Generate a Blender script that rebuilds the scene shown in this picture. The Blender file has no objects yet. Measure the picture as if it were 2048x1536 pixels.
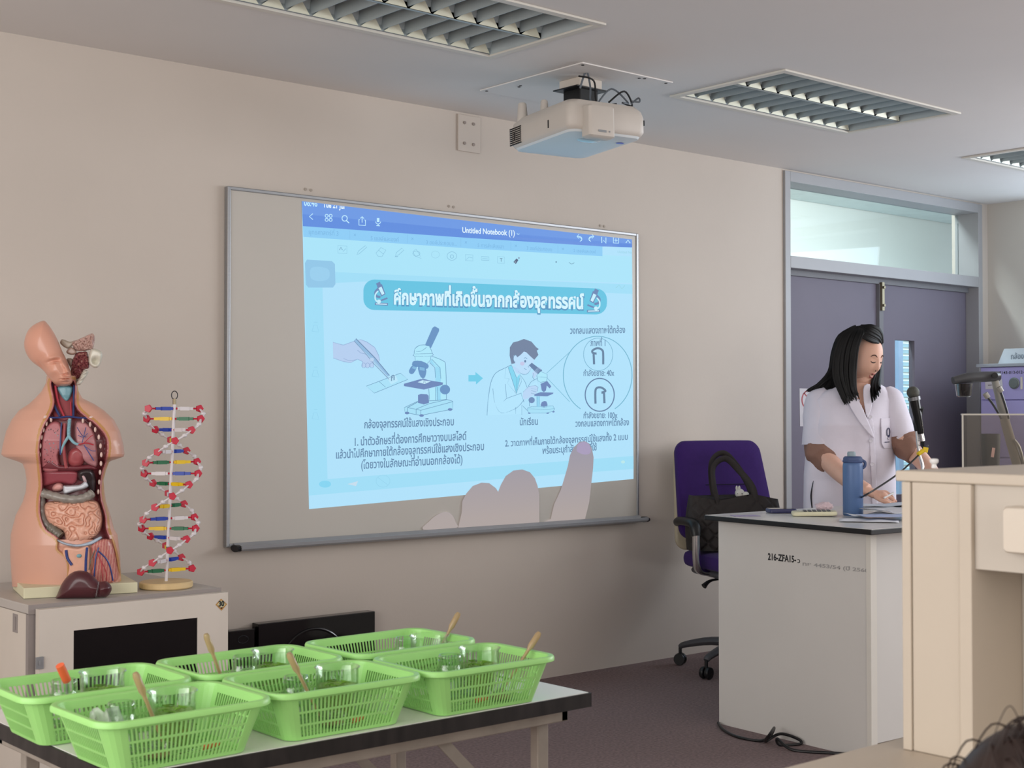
import bpy, bmesh, math, random
from math import sin, cos, pi, radians, sqrt, exp
from mathutils import Vector, Matrix, noise
random.seed(7)
SC = bpy.context.scene
COL = SC.collection

# ------------------------------------------------------------------ camera
H = 1.21152
CEIL = 2.5147
YAW, PITCH, FPX = radians(40.594), radians(1.1218), 2827.9
cam_d = bpy.data.cameras.new('camera'); cam = bpy.data.objects.new('camera', cam_d); COL.objects.link(cam)
cam_d.sensor_fit = 'HORIZONTAL'; cam_d.sensor_width = 36.0; cam_d.lens = FPX / 2048 * 36.0
cam_d.clip_start = 0.05
cam.location = (0, 0, H)
cam.rotation_euler = (pi / 2 + PITCH, radians(0.03), -YAW)
SC.camera = cam
cam_d.dof.use_dof = True; cam_d.dof.focus_distance = 5.2; cam_d.dof.aperture_fstop = 13
# ------------------------------------------------------------------ view, world, daylight
SC.view_settings.view_transform = 'Standard'; SC.view_settings.look = 'None'
SC.view_settings.exposure = 0.0; SC.view_settings.gamma = 1.0
SC.view_settings.use_curve_mapping = False
try:
    SC.cycles.use_denoising = True; SC.cycles.denoiser = 'OPENIMAGEDENOISE'
    SC.cycles.max_bounces = 8; SC.cycles.transparent_max_bounces = 16
    SC.cycles.caustics_reflective = False; SC.cycles.caustics_refractive = False
    SC.cycles.sample_clamp_indirect = 4.0
except Exception: pass
world = bpy.data.worlds.new('daylight'); SC.world = world; world.use_nodes = True
bgn = world.node_tree.nodes['Background']
bgn.inputs[0].default_value = (0.80, 0.88, 1.0, 1); bgn.inputs[1].default_value = 0.6
def area(name, loc, rot, sx, sy, power, col):
    l = bpy.data.lights.new(name, 'AREA'); l.shape = 'RECTANGLE'; l.size = sx; l.size_y = sy
    l.energy = power; l.color = col
    o = bpy.data.objects.new(name, l); COL.objects.link(o); o.location = loc; o.rotation_euler = rot
    return o
area('window_daylight_back', (1.6, -2.9, 1.5), (radians(94), 0, 0), 6.0, 1.9, 96, (1.0, 0.955, 0.91))
area('window_daylight_left', (-1.9, 1.6, 1.5), (radians(95), 0, radians(-90)), 4.6, 1.7, 114, (1.0, 0.965, 0.93))
area('window_daylight_right', (7.9, 0.6, 1.8), (radians(100), 0, radians(90)), 4.0, 1.3, 146, (0.93, 0.96, 1.0))
area('window_daylight_corner', (7.98, 3.35, 2.02), (radians(108), 0, radians(75)), 1.6, 0.7, 19, (0.68, 0.84, 1.0))
area('corridor_daylight', (7.5, 5.25, 2.84), (radians(35), 0, 0), 5.0, 0.3, 150, (0.92, 0.98, 1.0))

# ------------------------------------------------------------------ helpers
def lin(c):
    c = c.lstrip('#'); v = [int(c[i:i+2], 16) / 255 for i in (0, 2, 4)]
    return tuple((x / 12.92 if x <= 0.04045 else ((x + 0.055) / 1.055) ** 2.4) for x in v)
MATS = {}
def mat(name, col, rough=0.5, metal=0.0, var=0.05, scale=8.0, bump=0.0, bscale=200.0, spec=0.5, coat=0.0,
        trans=0.0, ior=1.45, alpha=1.0, emit=None, estr=1.0, attr=None, sub=0.0, sheen=0.0, stretch=None):
    if name in MATS: return MATS[name]
    m = bpy.data.materials.new(name); m.use_nodes = True; nt = m.node_tree; N = nt.nodes; L = nt.links
    b = N['Principled BSDF']; c = lin(col)
    b.inputs['Roughness'].default_value = rough; b.inputs['Metallic'].default_value = metal
    b.inputs['Specular IOR Level'].default_value = spec; b.inputs['Coat Weight'].default_value = coat
    b.inputs['Coat Roughness'].default_value = 0.12
    b.inputs['Transmission Weight'].default_value = trans; b.inputs['IOR'].default_value = ior
    b.inputs['Alpha'].default_value = alpha
    if sub: b.inputs['Subsurface Weight'].default_value = sub; b.inputs['Subsurface Scale'].default_value = 0.02
    if sheen: b.inputs['Sheen Weight'].default_value = sheen
    if emit: b.inputs['Emission Color'].default_value = lin(emit) + (1,); b.inputs['Emission Strength'].default_value = estr
    tc = N.new('ShaderNodeTexCoord'); src = tc.outputs['Object']
    if stretch:
        mp = N.new('ShaderNodeMapping'); mp.inputs['Scale'].default_value = stretch; L.new(src, mp.inputs[0]); src = mp.outputs[0]
    if attr:
        a = N.new('ShaderNodeVertexColor'); a.layer_name = attr; base = a.outputs[0]
    else: base = None
    if var > 0:
        n = N.new('ShaderNodeTexNoise'); n.inputs['Scale'].default_value = scale; n.inputs['Detail'].default_value = 4
        L.new(src, n.inputs['Vector'])
        mr = N.new('ShaderNodeMapRange'); mr.inputs[1].default_value = 0.3; mr.inputs[2].default_value = 0.7
        mr.inputs[3].default_value = 1 - var; mr.inputs[4].default_value = 1 + var
        L.new(n.outputs[0], mr.inputs[0])
        mx = N.new('ShaderNodeVectorMath'); mx.operation = 'SCALE'
        if base: L.new(base, mx.inputs[0])
        else: mx.inputs[0].default_value = c
        L.new(mr.outputs[0], mx.inputs['Scale']); L.new(mx.outputs[0], b.inputs['Base Color'])
    elif base: L.new(base, b.inputs['Base Color'])
    else: b.inputs['Base Color'].default_value = c + (1,)
    if bump > 0:
        n2 = N.new('ShaderNodeTexNoise'); n2.inputs['Scale'].default_value = bscale; n2.inputs['Detail'].default_value = 3
        L.new(src, n2.inputs['Vector'])
        bp = N.new('ShaderNodeBump'); bp.inputs['Strength'].default_value = bump; bp.inputs['Distance'].default_value = 0.004
        L.new(n2.outputs[0], bp.inputs['Height']); L.new(bp.outputs[0], b.inputs['Normal'])
    MATS[name] = m; return m
def glass_mat(name, col, rough=0.05, mixf=0.82):
    """thin clear wall: mostly see-through, with a glossy film"""
    if name in MATS: return MATS[name]
    m = bpy.data.materials.new(name); m.use_nodes = True; nt = m.node_tree; N = nt.nodes; L = nt.links
    N.remove(N['Principled BSDF']); out = N['Material Output']
    t = N.new('ShaderNodeBsdfTransparent'); t.inputs[0].default_value = lin(col) + (1,)
    g = N.new('ShaderNodeBsdfGlossy'); g.inputs['Roughness'].default_value = rough
    lw = N.new('ShaderNodeLayerWeight'); lw.inputs[0].default_value = 0.35
    mr = N.new('ShaderNodeMapRange'); mr.inputs[3].default_value = 1 - mixf; mr.inputs[4].default_value = 0.9 if mixf < .95 else 0.35
    L.new(lw.outputs['Facing'], mr.inputs[0])
    mp = N.new('ShaderNodeMath'); mp.operation = 'POWER'; mp.inputs[1].default_value = 1.6; L.new(mr.outputs[0], mp.inputs[0])
    mx = N.new('ShaderNodeMixShader'); L.new(mp.outputs[0], mx.inputs[0]); L.new(t.outputs[0], mx.inputs[1]); L.new(g.outputs[0], mx.inputs[2])
    L.new(mx.outputs[0], out.inputs[0]); MATS[name] = m; return m

WM = {}
def M_of(o): return WM.get(o.name, Matrix.Identity(4))
def thing(name, label, cat, loc=(0, 0, 0), rz=0.0, group=None, rot=None):
    o = bpy.data.objects.new(name, None); COL.objects.link(o)
    o.empty_display_size = 0.05
    o.location = loc; o.rotation_euler = rot if rot else (0, 0, rz); o['label'] = label; o['category'] = cat
    if group: o['group'] = group
    WM[o.name] = Matrix.Translation(Vector(loc)) @ o.rotation_euler.to_matrix().to_4x4()
    return o
def tag(o, label, cat, group=None):
    o['label'] = label; o['category'] = cat
    if group: o['group'] = group
    return o
def obj(name, bm, m, parent=None, smooth=True, bevel=0.0, local=False, sub=0, label=None, keepn=False, angle=40, solid=0.0):
    """link bm as one mesh object. World-space vertices unless local."""
    if parent is not None and not local:
        bm.transform(M_of(parent).inverted())
    if not keepn: bmesh.ops.recalc_face_normals(bm, faces=bm.faces)
    me = bpy.data.meshes.new(name); bm.to_mesh(me); bm.free()
    ms = m if isinstance(m, (list, tuple)) else [m]
    for x in ms: me.materials.append(x)
    if smooth and len(me.polygons):
        me.polygons.foreach_set('use_smooth', [True] * len(me.polygons))
        try: me.set_sharp_from_angle(angle=radians(angle))
        except Exception: pass
    o = bpy.data.objects.new(name, me); COL.objects.link(o)
    if parent is not None: o.parent = parent; WM[o.name] = M_of(parent).copy()
    else: WM[o.name] = Matrix.Identity(4)
    if bevel > 0:
        md = o.modifiers.new('bevel', 'BEVEL'); md.width = bevel; md.segments = 2; md.limit_method = 'ANGLE'; md.angle_limit = radians(40)
    if solid: md = o.modifiers.new('solid', 'SOLIDIFY'); md.thickness = solid; md.offset = 0
    if sub: md = o.modifiers.new('sub', 'SUBSURF'); md.levels = sub; md.render_levels = sub
    if label: o['label'] = label
    return o
def recentre(o):
    """origin of a top-level mesh to the foot of its bounds"""
    me = o.data; xs = [v.co for v in me.vertices]
    c = Vector(((min(v.x for v in xs) + max(v.x for v in xs)) / 2, (min(v.y for v in xs) + max(v.y for v in xs)) / 2, min(v.z for v in xs)))
    me.transform(Matrix.Translation(-c)); o.location = c; WM[o.name] = Matrix.Translation(c); return o
def struct(name, bm, m, **k):
    o = obj(name, bm, m, **k)
    if o.parent is None: o['kind'] = 'structure'
    return o
def B(): return bmesh.new()
def box(bm, x0, x1, y0, y1, z0, z1, M=None, mi=0):
    vs = [bm.verts.new(Vector(p)) for p in ((x0,y0,z0),(x1,y0,z0),(x1,y1,z0),(x0,y1,z0),(x0,y0,z1),(x1,y0,z1),(x1,y1,z1),(x0,y1,z1))]
    if M is not None:
        for v in vs: v.co = M @ v.co
    for f in ((0,3,2,1),(4,5,6,7),(0,1,5,4),(1,2,6,5),(2,3,7,6),(3,0,4,7)):
        fc = bm.faces.new([vs[i] for i in f]); fc.material_index = mi
    return bm
def frame_of(d, up=Vector((0, 0, 1))):
    d = d.normalized()
    if abs(d.dot(up)) > 0.97: up = Vector((1, 0, 0)) if abs(d.x) < 0.9 else Vector((0, 1, 0))
    a = up.cross(d).normalized(); b = d.cross(a).normalized(); return a, b
def bar(bm, p, q, w, h, up=Vector((0, 0, 1)), mi=0):
    p, q = Vector(p), Vector(q); a, b = frame_of(q - p, up)
    vs = []
    for c in (p, q):
        for s, t in ((-1,-1),(1,-1),(1,1),(-1,1)): vs.append(bm.verts.new(c + a*s*w/2 + b*t*h/2))
    for f in ((0,1,2,3),(7,6,5,4),(0,4,5,1),(1,5,6,2),(2,6,7,3),(3,7,4,0)):
        fc = bm.faces.new([vs[i] for i in f]); fc.material_index = mi
    return bm
def smooth_path(pts, n=6, closed=False):
    P = [Vector(p) for p in pts]; out = []
    m = len(P); rng = range(m) if closed else range(m - 1)
    for i in rng:
        p0 = P[(i-1) % m] if closed or i > 0 else P[0]; p1 = P[i]; p2 = P[(i+1) % m]
        p3 = P[(i+2) % m] if closed or i + 2 < m else P[-1]
        for k in range(n):
            t = k / n
            out.append(0.5*((2*p1)+(p2-p0)*t+(2*p0-5*p1+4*p2-p3)*t*t+(3*p1-p0-3*p2+p3)*t**3))
    if not closed: out.append(P[-1].copy())
    return out
def lerp_list(r, n):
    if not isinstance(r, (list, tuple)): return [r] * n
    out = []
    for i in range(n):
        t = i / (n - 1) * (len(r) - 1); k = min(int(t), len(r) - 2); out.append(r[k] + (r[k+1] - r[k]) * (t - k))
    return out
def tube(bm, pts, r, seg=10, n=5, closed=False, smooth=True, flat=1.0, up=Vector((0, 0, 1)), cap=True, mi=0):
    P = smooth_path(pts, n, closed) if smooth and len(pts) > 2 else [Vector(p) for p in pts]
    R = lerp_list(r, len(P)); rings = []; a = None
    for i, p in enumerate(P):
        d = (P[(i+1) % len(P)] - P[i-1]) if closed or 0 < i < len(P)-1 else (P[min(i+1, len(P)-1)] - P[max(i-1, 0)])
        if d.length < 1e-9: d = Vector((0, 0, 1))
        d.normalize()
        if a is None: a, b = frame_of(d, up)
        else:
            a = (a - d * a.dot(d))
            if a.length < 1e-6: a, b = frame_of(d, up)
            a.normalize(); b = d.cross(a)
        rings.append([bm.verts.new(p + (a*cos(2*pi*k/seg) + b*sin(2*pi*k/seg)*flat) * R[i]) for k in range(seg)])
    m = len(rings)
    for i in range(m if closed else m - 1):
        r0, r1 = rings[i], rings[(i+1) % m]
        for k in range(seg):
            f = bm.faces.new((r0[k], r0[(k+1) % seg], r1[(k+1) % seg], r1[k])); f.material_index = mi
    if cap and not closed:
        f = bm.faces.new(rings[0][::-1]); f.material_index = mi; f = bm.faces.new(rings[-1]); f.material_index = mi
    return bm
def lathe(bm, prof, c=(0, 0, 0), seg=24, M=None, mi=0, sx=1, sy=1):
    c = Vector(c); rings = []
    for r, z in prof:
        if r < 1e-6: rings.append([bm.verts.new(c + Vector((0, 0, z)))])
        else: rings.append([bm.verts.new(c + Vector((r*sx*cos(2*pi*k/seg), r*sy*sin(2*pi*k/seg), z))) for k in range(seg)])
    if M is not None:
        for rg in rings:
            for v in rg: v.co = M @ v.co
    for a, b in zip(rings, rings[1:]):
        for k in range(seg):
            j = (k+1) % seg
            if len(a) == 1 and len(b) == 1: continue
            if len(a) == 1: f = bm.faces.new((a[0], b[j], b[k]))
            elif len(b) == 1: f = bm.faces.new((a[k], a[j], b[0]))
            else: f = bm.faces.new((a[k], a[j], b[j], b[k]))
            f.material_index = mi
    return bm
def ell(bm, c, rx, ry, rz, nu=24, nv=14, M=None, fn=None, mi=0):
    """ellipsoid grid, optional displacement fn(unit dir)->scale"""
    rings = []
    for i in range(nv + 1):
        ph = pi * i / nv; n = 1 if i in (0, nv) else nu; rg = []
        for k in range(n):
            th = 2*pi*k/nu; d = Vector((sin(ph)*cos(th), sin(ph)*sin(th), cos(ph)))
            s = fn(d) if fn else 1.0
            p = Vector((d.x*rx, d.y*ry, d.z*rz)) * s
            if M is not None: p = M @ p
            rg.append(bm.verts.new(p + Vector(c)))
        rings.append(rg)
    for a, b in zip(rings, rings[1:]):
        for k in range(nu):
            j = (k+1) % nu
            if len(a) == 1: f = bm.faces.new((a[0], b[k], b[j]))
            elif len(b) == 1: f = bm.faces.new((a[k], b[0], a[j]))
            else: f = bm.faces.new((a[k], b[k], b[j], a[j]))
            f.material_index = mi
    return bm
def loft(bm, rings, cap=True, closed=True, mi=0):
    R = [[bm.verts.new(Vector(p)) for p in rg] for rg in rings]; n = len(R[0])
    for a, b in zip(R, R[1:]):
        for k in range(n if closed else n - 1):
            j = (k+1) % n; f = bm.faces.new((a[k], a[j], b[j], b[k])); f.material_index = mi
    if cap and closed:
        bm.faces.new(R[0][::-1]).material_index = mi; bm.faces.new(R[-1]).material_index = mi
    return bm
def prism(bm, poly, vec, mi=0, tri=True):
    """closed 3D polygon extruded by vec (works for concave outlines)"""
    vs = [bm.verts.new(Vector(p)) for p in poly]; f = bm.faces.new(vs); f.material_index = mi
    bm.normal_update()
    if vec is not None:
        r = bmesh.ops.extrude_face_region(bm, geom=[f])
        nv = [g for g in r['geom'] if isinstance(g, bmesh.types.BMVert)]
        bmesh.ops.translate(bm, verts=nv, vec=Vector(vec))
        for g in r['geom']:
            if isinstance(g, bmesh.types.BMFace): g.material_index = mi
    if tri: bmesh.ops.triangulate(bm, faces=[x for x in bm.faces if len(x.verts) > 4])
    return bm
def rrect(w, h, r, n=5):
    pts = []
    for cx, cy, a0 in ((w/2-r, h/2-r, 0), (-w/2+r, h/2-r, 90), (-w/2+r, -h/2+r, 180), (w/2-r, -h/2+r, 270)):
        for k in range(n + 1):
            a = radians(a0 + 90*k/n); pts.append((cx + r*cos(a), cy + r*sin(a)))
    return pts
def interp(tab, t):
    if t <= tab[0][0]: return tab[0][1]
    for (a, x), (b, y) in zip(tab, tab[1:]):
        if t <= b: return x + (y - x) * (t - a) / (b - a)
    return tab[-1][1]
def copy_tree(o, parent=None):
    c = o.copy(); COL.objects.link(c); c.parent = parent
    for ch in list(o.children):
        if ch.name in bpy.data.objects: copy_tree(ch, c)
    return c
# measured view rays of the photograph, used to turn measured outlines into places in the room
FWD = Vector((sin(YAW)*cos(PITCH), cos(YAW)*cos(PITCH), sin(PITCH))); RGT = Vector((cos(YAW), -sin(YAW), 0)); DWN = FWD.cross(RGT)
def ray(u, v): return FWD + RGT*((u-1024)/FPX) + DWN*((v-768)/FPX)
def onY(u, v, y):
    d = ray(u, v); return Vector((0, 0, H)) + d*(y/d.y)
def onX(u, v, x):
    d = ray(u, v); return Vector((0, 0, H)) + d*(x/d.x)
def onZ(u, v, z):
    d = ray(u, v); return Vector((0, 0, H)) + d*((z-H)/d.z)
def onD(u, v, dep): return Vector((0, 0, H)) + ray(u, v)*dep
def text_bm(s, size=1.0, bold=0.0, fix=True):
    """text as a flat mesh in local xy, returns (bmesh, width). Thai tone marks over vowels are raised."""
    def mk(t):
        c = bpy.data.curves.new('w', 'FONT'); c.body = t; c.size = size; c.resolution_u = 3; c.offset = bold
        o = bpy.data.objects.new('w', c); COL.objects.link(o); dg = bpy.context.evaluated_depsgraph_get()
        me = bpy.data.meshes.new_from_object(o.evaluated_get(dg)); bpy.data.objects.remove(o); bpy.data.curves.remove(c); return me
    def xmax(t):
        me = mk(t); r = max((v.co.x for v in me.vertices), default=0); bpy.data.meshes.remove(me); return r
    UP = 'ัิีึืํ'; TONE = '่้๊๋์'; base = ''; extra = []
    for i, ch in enumerate(s):
        nx = s[i+1] if i + 1 < len(s) else ''
        if ch in TONE and fix and ((i and s[i-1] in UP) or nx == 'ำ'): extra.append((ch, base))
        else: base += ch
    bm = B(); me = mk(base); bm.from_mesh(me); bpy.data.meshes.remove(me)
    ref = xmax('l')
    for ch, pre in extra:
        adv = xmax(pre + 'l') - ref; m2 = mk(ch); m2.transform(Matrix.Translation((adv, 0.16*size, 0))); bm.from_mesh(m2); bpy.data.meshes.remove(m2)
    w = max((v.co.x for v in bm.verts), default=0)
    return bm, w
def merge(dst, src, M=None):
    me = bpy.data.meshes.new('tmp'); src.to_mesh(me); src.free()
    if M is not None: me.transform(M)
    dst.from_mesh(me); bpy.data.meshes.remove(me); return dst
# ================================================================== the room
WY = 4.8
m_wall = mat('wall_paint', '#c9bfb5', 0.85, var=0.035, scale=1.3, bump=0.08, bscale=60)
m_wall2 = mat('wall_paint_side', '#c8c3bb', 0.85, var=0.03, scale=1.5, bump=0.05, bscale=60)
m_ceil = mat('ceiling_paint', '#e2dedb', 0.8, var=0.03, scale=0.9, bump=0.05, bscale=40)
m_floor = mat('brown_carpet', '#857473', 0.95, var=0.22, scale=90, bump=0.5, bscale=420, spec=0.1)
m_alu = mat('anodised_aluminium', '#a4a6a9', 0.38, 0.75, var=0.03, stretch=(1, 1, 20))
m_frame = mat('grey_door_frame', '#a3a3a5', 0.5, 0.1, var=0.02)
m_frame_d = mat('dark_grey_door_trim', '#77777b', 0.6, var=0.03)  # darker grey than the frame, for door stop and meeting stile
m_door = mat('violet_grey_laminate', '#706a78', 0.6, var=0.03, scale=3, bump=0.03)
m_black = mat('black_plastic', '#161618', 0.4, var=0.1)
m_dark = mat('dark_metal', '#2c2c30', 0.4, 0.5, var=0.1)
m_chrome = mat('chrome', '#d9dadd', 0.15, 1.0, var=0.0)
m_white = mat('white_enamel', '#d9d5cc', 0.45, var=0.02)
XL, XR, YB, WT = -2.1, 8.06, -3.1, 0.2
struct('floor', box(B(), XL-WT, XR+2.2, YB-WT, WY+3.2, -0.1, 0.0), m_floor)
ce = B()
LIGHTS = [(2.10, 3.31, 3.375, 3.985), (4.27, 5.48, 3.385, 3.985), (6.45, 7.66, 3.385, 3.985)]
# ceiling with three openings for the recessed lights
xs = [XL-WT] + [v for l in LIGHTS for v in (l[0]+.025, l[1]-.025)] + [XR+WT]
for i in range(len(xs)-1):
    if i % 2 == 0: box(ce, xs[i], xs[i+1], YB-WT, WY+WT, CEIL, CEIL+.12)
    else:
        l = LIGHTS[i//2]; box(ce, xs[i], xs[i+1], YB-WT, l[2]+.025, CEIL, CEIL+.12); box(ce, xs[i], xs[i+1], l[3]-.025, WY+WT, CEIL, CEIL+.12)
struct('ceiling', ce, m_ceil, smooth=False)
wf = B()
DX0, DX1, DZ = 6.03, 7.975, 2.505      # door opening
box(wf, XL-WT, DX0, WY, WY+WT, 0, CEIL); box(wf, DX1, XR+WT, WY, WY+WT, 0, CEIL)
box(wf, DX0, DX1, WY, WY+WT, DZ, CEIL+.02)
struct('wall_front', wf, m_wall, smooth=False)
# right wall: window band nearer the viewer than the frame of the photo shows
wr = B(); box(wr, XR, XR+WT, YB, -1.4, 0, CEIL); box(wr, XR, XR+WT, -1.4, 4.25, 0, 1.55); box(wr, XR, XR+WT, 4.25, WY, 0, CEIL); box(wr, XR, XR+WT, -1.4, 4.25, 2.45, CEIL)
struct('wall_right', wr, m_wall2, smooth=False)
wl = B(); box(wl, XL-WT, XL, YB, -.7, 0, CEIL); box(wl, XL-WT, XL, -.7, 3.9, 0, .8); box(wl, XL-WT, XL, 3.9, WY, 0, CEIL); box(wl, XL-WT, XL, -.7, 3.9, 2.3, CEIL)
struct('wall_left', wl, m_wall, smooth=False)
wb = B(); box(wb, XL, -1.4, YB-WT, YB, 0, CEIL); box(wb, -1.4, 4.6, YB-WT, YB, 0, .75); box(wb, 4.6, XR, YB-WT, YB, 0, CEIL); box(wb, -1.4, 4.6, YB-WT, YB, 2.35, CEIL)
struct('wall_back', wb, m_wall, smooth=False)
# corridor outside the door
m_corr = mat('corridor_plaster', '#dadad4', 0.9, var=0.05, scale=0.8)
cw = B(); box(cw, 3.5, 11.5, 7.2, 7.3, 0, 3.4); struct('wall_corridor', cw, m_corr, smooth=False)
cb = B(); box(cb, 3.5, 11.5, WY+WT+.02, 7.19, 2.93, 3.05); struct('ceiling_corridor', cb, mat('corridor_ceiling', '#e4ebe8', 0.9), smooth=False)
# door frame, transom, two leaves
fr = B()
fw = .045
box(fr, DX0, DX0+fw, WY-.015, WY+.15, 0, DZ); box(fr, DX1-fw, DX1, WY-.015, WY+.15, 0, DZ)
box(fr, DX0+fw, DX1-fw, WY-.015, WY+.15, DZ-.055, DZ); box(fr, DX0+fw, DX1-fw, WY-.015, WY+.15, 1.985, 2.05)
door = struct('door_1', fr, m_frame, smooth=False, bevel=.002)
def add_part(name, bm, m, **k): return obj(name, bm, m, door, **k)
xm = 7.0
lf = B(); box(lf, DX0+fw, xm-.006, WY+.075, WY+.115, .01, 1.978); add_part('door_leaf', lf, m_door, smooth=False, bevel=.002)
sx0, sx1 = onY(1790, 700, WY+.075).x, onY(1829, 700, WY+.075).x
lf = B(); y0, y1 = WY+.075, WY+.115; z0s, z1s = .72, onY(1808, 681, WY+.075).z
box(lf, xm+.006, sx0, y0, y1, .01, 1.978); box(lf, sx1, DX1-fw-.001, y0, y1, .01, 1.978)
box(lf, sx0, sx1, y0, y1, .01, z0s); box(lf, sx0, sx1, y0, y1, z1s, 1.978)
rleaf = add_part('door_leaf', lf, m_door, smooth=False)
g = B(); box(g, sx0, sx1, WY+.092, WY+.096, z0s, z1s); obj('vision_panel', g, glass_mat('clear_pane', '#f2f8f8', 0.03, .985), rleaf, smooth=False)
g = B(); box(g, DX0+fw, DX1-fw, WY+.125, WY+.131, 2.05, DZ-.055); add_part('transom_pane', g, glass_mat('clear_pane', '#f2f8f8', .03, .985), smooth=False)
g = B(); box(g, xm-.02, xm+.02, WY+.055, WY+.075, .05, 1.96); add_part('meeting_stile', g, m_frame_d, smooth=False)
g = B(); box(g, xm-.011, xm+.011, WY+.04, WY+.056, 1.8, 1.965)
for z in (1.83, 1.935): tube(g, [(xm, WY+.03, z), (xm, WY+.045, z)], .008, smooth=False)
add_part('flush_bolt', g, mat('aged_brass', '#8b8069', .4, .8))
g = B(); box(g, DX0+fw, DX1-fw, WY+.055, WY+.075, 1.955, 1.985); add_part('door_stop', g, m_frame_d, smooth=False)
# louvred building seen through the slit
lv = B()
for k in range(38):
    z = .4 + k*.05; bar(lv, (9.0, 6.6, z), (11.0, 6.6, z), .05, .012, up=Vector((0, .6, 1)))
lou = obj('louvre_screen', lv, mat('glowing_louvre', '#d4e6ec', .5, emit='#9fc4d6', estr=0.5), smooth=False)  # slats emit a little in place of daylight falling on them
lou['kind'] = 'structure'; lou.name = 'trim_1'
pz = B()
for x in (9.60, 10.13, 10.6): box(pz, x, x+.06, 6.5, 6.56, 0, 2.28)
o = struct('trim_2', pz, mat('blue_grey_post', '#93a9c6', .5), smooth=False)
# small blanking plate high on the wall, painted over
p = thing('wall_cover_plate', 'painted over cover plate with four screws high on the wall above the whiteboard', 'cover plate', (3.86, WY, 2.42))
g = B(); box(g, 3.80, 3.925, WY-.008, WY-.0005, 2.345, 2.505); obj('plate', g, m_wall, p, bevel=.002)
for sx in (3.835, 3.885):
    for sz in (2.38, 2.47):
        g = B(); tube(g, [(sx, WY-.011, sz), (sx, WY-.008, sz)], .007, smooth=False, seg=12); obj('screw', g, mat('old_screw', '#8c8079', .5, .4), p)
for u, v, lb in ((616, 379, 'pair of filled screw holes above the left part of the whiteboard'), (902, 413, 'pair of filled screw holes above the middle of the whiteboard'), (1204, 452, 'pair of filled screw holes above the right part of the whiteboard')):
    g = B()
    q = onY(u, v, WY)
    g = B(); tube(g, [(q.x-.012, WY-.003, q.z), (q.x-.012, WY-.0006, q.z)], .006, smooth=False, seg=10); tube(g, [(q.x+.014, WY-.003, q.z-.001), (q.x+.014, WY-.0006, q.z-.001)], .006, smooth=False, seg=10)
    tag(recentre(obj('wall_plug', g, mat('filler_plug', '#aca196', .8, var=.1))), lb, 'wall plug', 'filled screw holes above the whiteboard')
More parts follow.
